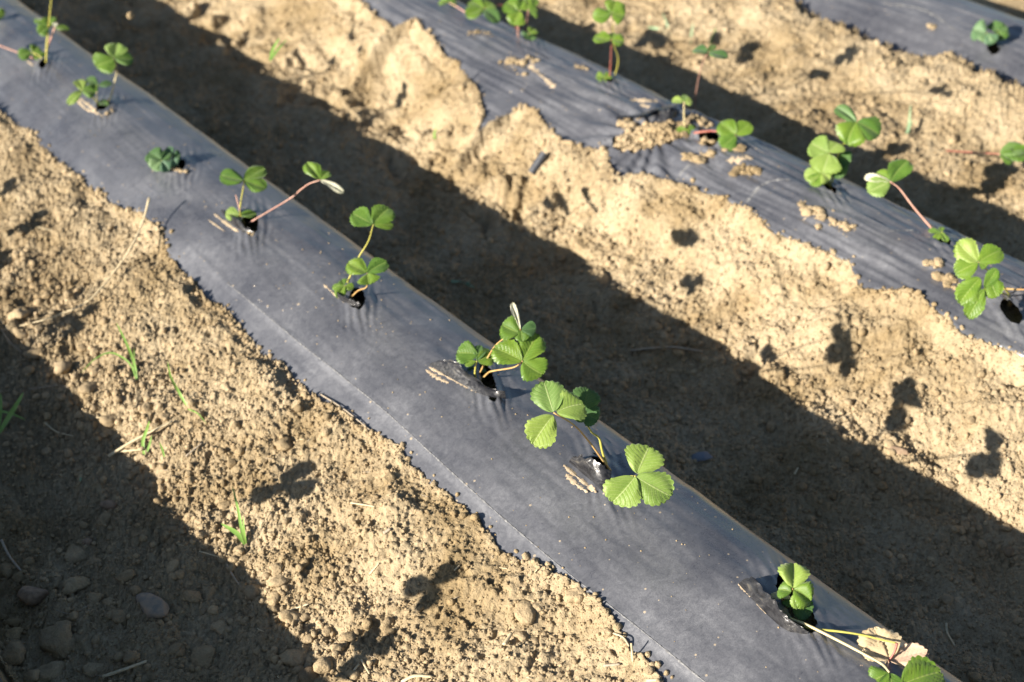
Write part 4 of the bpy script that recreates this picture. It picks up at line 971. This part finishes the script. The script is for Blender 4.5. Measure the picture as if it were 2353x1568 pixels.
straw([cH(785, 810), cH(820, 775)], .0016, 'tiny pale straw right of the lower leaf shadow', lift=.003)
straw([(735, 905), (790, 940), (850, 988)], .0020, 'thin weathered stick lying along the near film edge', M_STRAWD, lift=.004)
straw([c1(1830, 1168), c1(1835, 1230), c1(1885, 1318)], .0022, 'white curved straw in the shaded furrow at lower right', M_STRAW, lift=.006)
straw([c1(805, 165), c1(830, 120)], .0022, 'small white straw chip in the shaded furrow right of the broad leaf', M_STRAW, lift=.006)
straw([(1448, 806), (1500, 800), (1550, 798), (1615, 808)], .0030, 'brown bent stalk lying in the shaded middle furrow', M_STRAWD, lift=.008)
straw([cD(1250, 1555), cD(1360, 1465)], .0022, 'brown twig on the bank left of the centre', M_STRAWD, lift=.005)
straw([cD(200, 1105), cD(380, 1080), cD(460, 1090)], .0016, 'thin pale stalk at the shade line near the left edge', M_STRAWD, lift=.006)
straw([cD(10, 700), cD(60, 780), cD(150, 860)], .0012, 'dark root leaning down into the shade at the left edge', M_STRAWD, 'root_fibre', 'root', .006, 1)
straw([cD(300, 1330), cD(380, 1390), cD(490, 1420)], .0016, 'bleached curled leaf strip in the shade at left', M_STRAW, lift=.007)
straw([cD(650, 1295), cD(725, 1297)], .0024, 'pale chip of straw by the shade line at left', M_STRAW, lift=.006)
straw([cD(255, 15), cD(360, 40)], .0014, 'faint short straw on the bank near the left edge', lift=.004)
straw([c6(0, 0), c6(5, 5)], .0001, 'x') if False else None
LAB['s'] = ('small straw fragment on the bare soil', 'straw fragments on the bare soil')
for i in range(110):
    u, v = random.choice(((random.uniform(20, 1300), random.uniform(950, 1560)), (random.uniform(20, 1300), random.uniform(950, 1560)), (random.uniform(700, 2340), random.uniform(250, 1500)), (random.uniform(1200, 2300), random.uniform(700, 1500))))
    p = on(u, v)
    if bedz(p.x, p.y) > p.z-.02: continue
    a = random.uniform(0, 6.28); l = random.uniform(5, 20)
    straw([(u, v), (u+l*.5*math.cos(a)+random.gauss(0, 2), v+l*.4*math.sin(a)), (u+l*math.cos(a), v+l*.8*math.sin(a))], random.uniform(.0005, .0011), where(u, v, 0.009 if l < 12 else .012, 'straw fragment'), random.choice((M_STRAW, M_STRAWD)), 'straw_fragment', 'straw', .004, .6, LAB['s'][1], 7)

def blade(parent, f, pts, w, hs, material):
    P = spline([on(*f(x, y), 0) if h <= .001 else at(*f(x, y), parent.location.z+h) for (x, y), h in zip(pts, hs)], 16); V = []; F = []
    for i, p in enumerate(P):
        d = (P[min(i+1, 15)]-P[max(i-1, 0)]).normalized(); s = d.cross((CAM-p).normalized()).normalized()
        ww = w*(math.sin(math.pi*min(1, .18+.82*i/15))**.6)*(1 if i < 15 else .05); s2 = (s+Vector((0, 0, .3))).normalized(); nn = d.cross(s2)
        V += [p-s2*ww*.5, p+nn*ww*.12, p+s2*ww*.5]
    for i in range(15):
        for k in range(2): F.append((i*3+k, i*3+k+1, i*3+4+k, i*3+3+k))
    return link('blade', mesh('blade', V, F), material, parent)
def grass(f, base, blades, label, material=M_GRASS):
    e = empty('grass_seedling', on(*f(*base))); tag(e, label, 'grass', 'green grass seedlings in the bare soil')
    for pts, w, hs in blades: blade(e, f, [base]+pts, w, [0]+hs, material)
grass(cD, (920, 1055), [([(900, 930), (850, 800), (780, 655)], .0060, [.03, .07, .11]), ([(870, 930), (750, 860), (640, 900), (540, 1000)], .0035, [.03, .05, .045, .025]), ([(905, 940), (900, 830)], .0030, [.02, .05])], 'grass seedling with one tall blade and one arching blade, uppermost at left')
grass(cD, (1255, 1215), [([(1200, 1120), (1150, 1030), (1125, 915)], .0055, [.02, .05, .085])], 'single-bladed grass seedling leaning left in the middle of the bank')
grass(cD, (1255, 1235), [([(1330, 1270), (1390, 1340)], .0022, [.006, .004])], 'limp pale grass shoot lying on the soil below the single-bladed seedling')
grass(cD, (970, 1560), [([(960, 1460), (985, 1380), (1005, 1315)], .0065, [.02, .04, .06]), ([(1000, 1490), (1020, 1415)], .0045, [.015, .03])], 'grass seedling growing beside the thick dry straw')
grass(cD, (1105, 1560), [([(1090, 1510), (1072, 1462)], .0040, [.012, .025])], 'very small grass shoot right of the thick dry straw')
grass(cG, (1655, 640), [([(1625, 540), (1600, 400), (1560, 235)], .0055, [.03, .06, .095]), ([(1590, 560), (1485, 495)], .0085, [.02, .035]), ([(1640, 540), (1635, 440)], .0035, [.025, .045])], 'grass seedling with one broad low blade and one thin upright blade, lowest of all')
grass(cD, (-20, 1420), [([(60, 1290), (110, 1210), (158, 1125)], .0095, [.03, .05, .07]), ([(5, 1260), (5, 1125)], .006, [.03, .06]), ([(-10, 1270), (60, 1265), (175, 1310)], .005, [.03, .035, .02])], 'broad bright grass seedling cut by the left edge')
grass(cG, (540, 100), [([(545, 180), (510, 285)], .0040, [.02, .006]), ([(590, 190), (645, 290)], .0035, [.015, .004])], 'grey-green bent grass in the shade at lower left', M_GRASSB)
grass(cC, (1555, 930), [([(1575, 840), (1590, 700)], .0060, [.02, .06]), ([(1600, 800)], .006, [.03])], 'thin grass seedling on the bank behind the second strip, right', M_GRASSB)
grass(cA, (1815, 410), [([(1835, 330), (1880, 255)], .0075, [.02, .045]), ([(1870, 330), (1930, 265)], .006, [.02, .035])], 'blurred grass seedling on the sunlit bank near the top, left of centre')
grass(cB, (2235, 235), [([(2215, 170), (2185, 85)], .0055, [.02, .055]), ([(2150, 195), (2080, 185)], .010, [.01, .012])], 'blurred grass seedling on the far bank near the top, right of the red-stalked plant', M_GRASSB)
grass(cC, (235, 300), [([(250, 250), (275, 190)], .006, [.015, .04])], 'blurred grass shoot behind the tall thin dark leaf')
grass(cC, (105, 300), [([(110, 230), (125, 150)], .006, [.015, .045])], 'blurred grass shoot left of the tall thin dark leaf', M_GRASSB)
grass(cB, (655, 950), [([(650, 900), (665, 860)], .006, [.012, .03])], 'faint grass shoot at the foot of the second bank')
e = empty('weed_seedling', on(1065, 655)); tag(e, 'small blue-green two-leaved weed in the shaded middle furrow', 'weed')
J0 = e.location+Vector((0, 0, .006))
for (u, v) in ((1035, 645), (1090, 660), (1080, 650)):
    T = on(u, v, .008); leaflet(J0, T, .010, UP, e, M_GRASSB, .2, .02, 0.0)
bpy.context.view_layer.update()
print('T', round(time.time()-T0, 1))
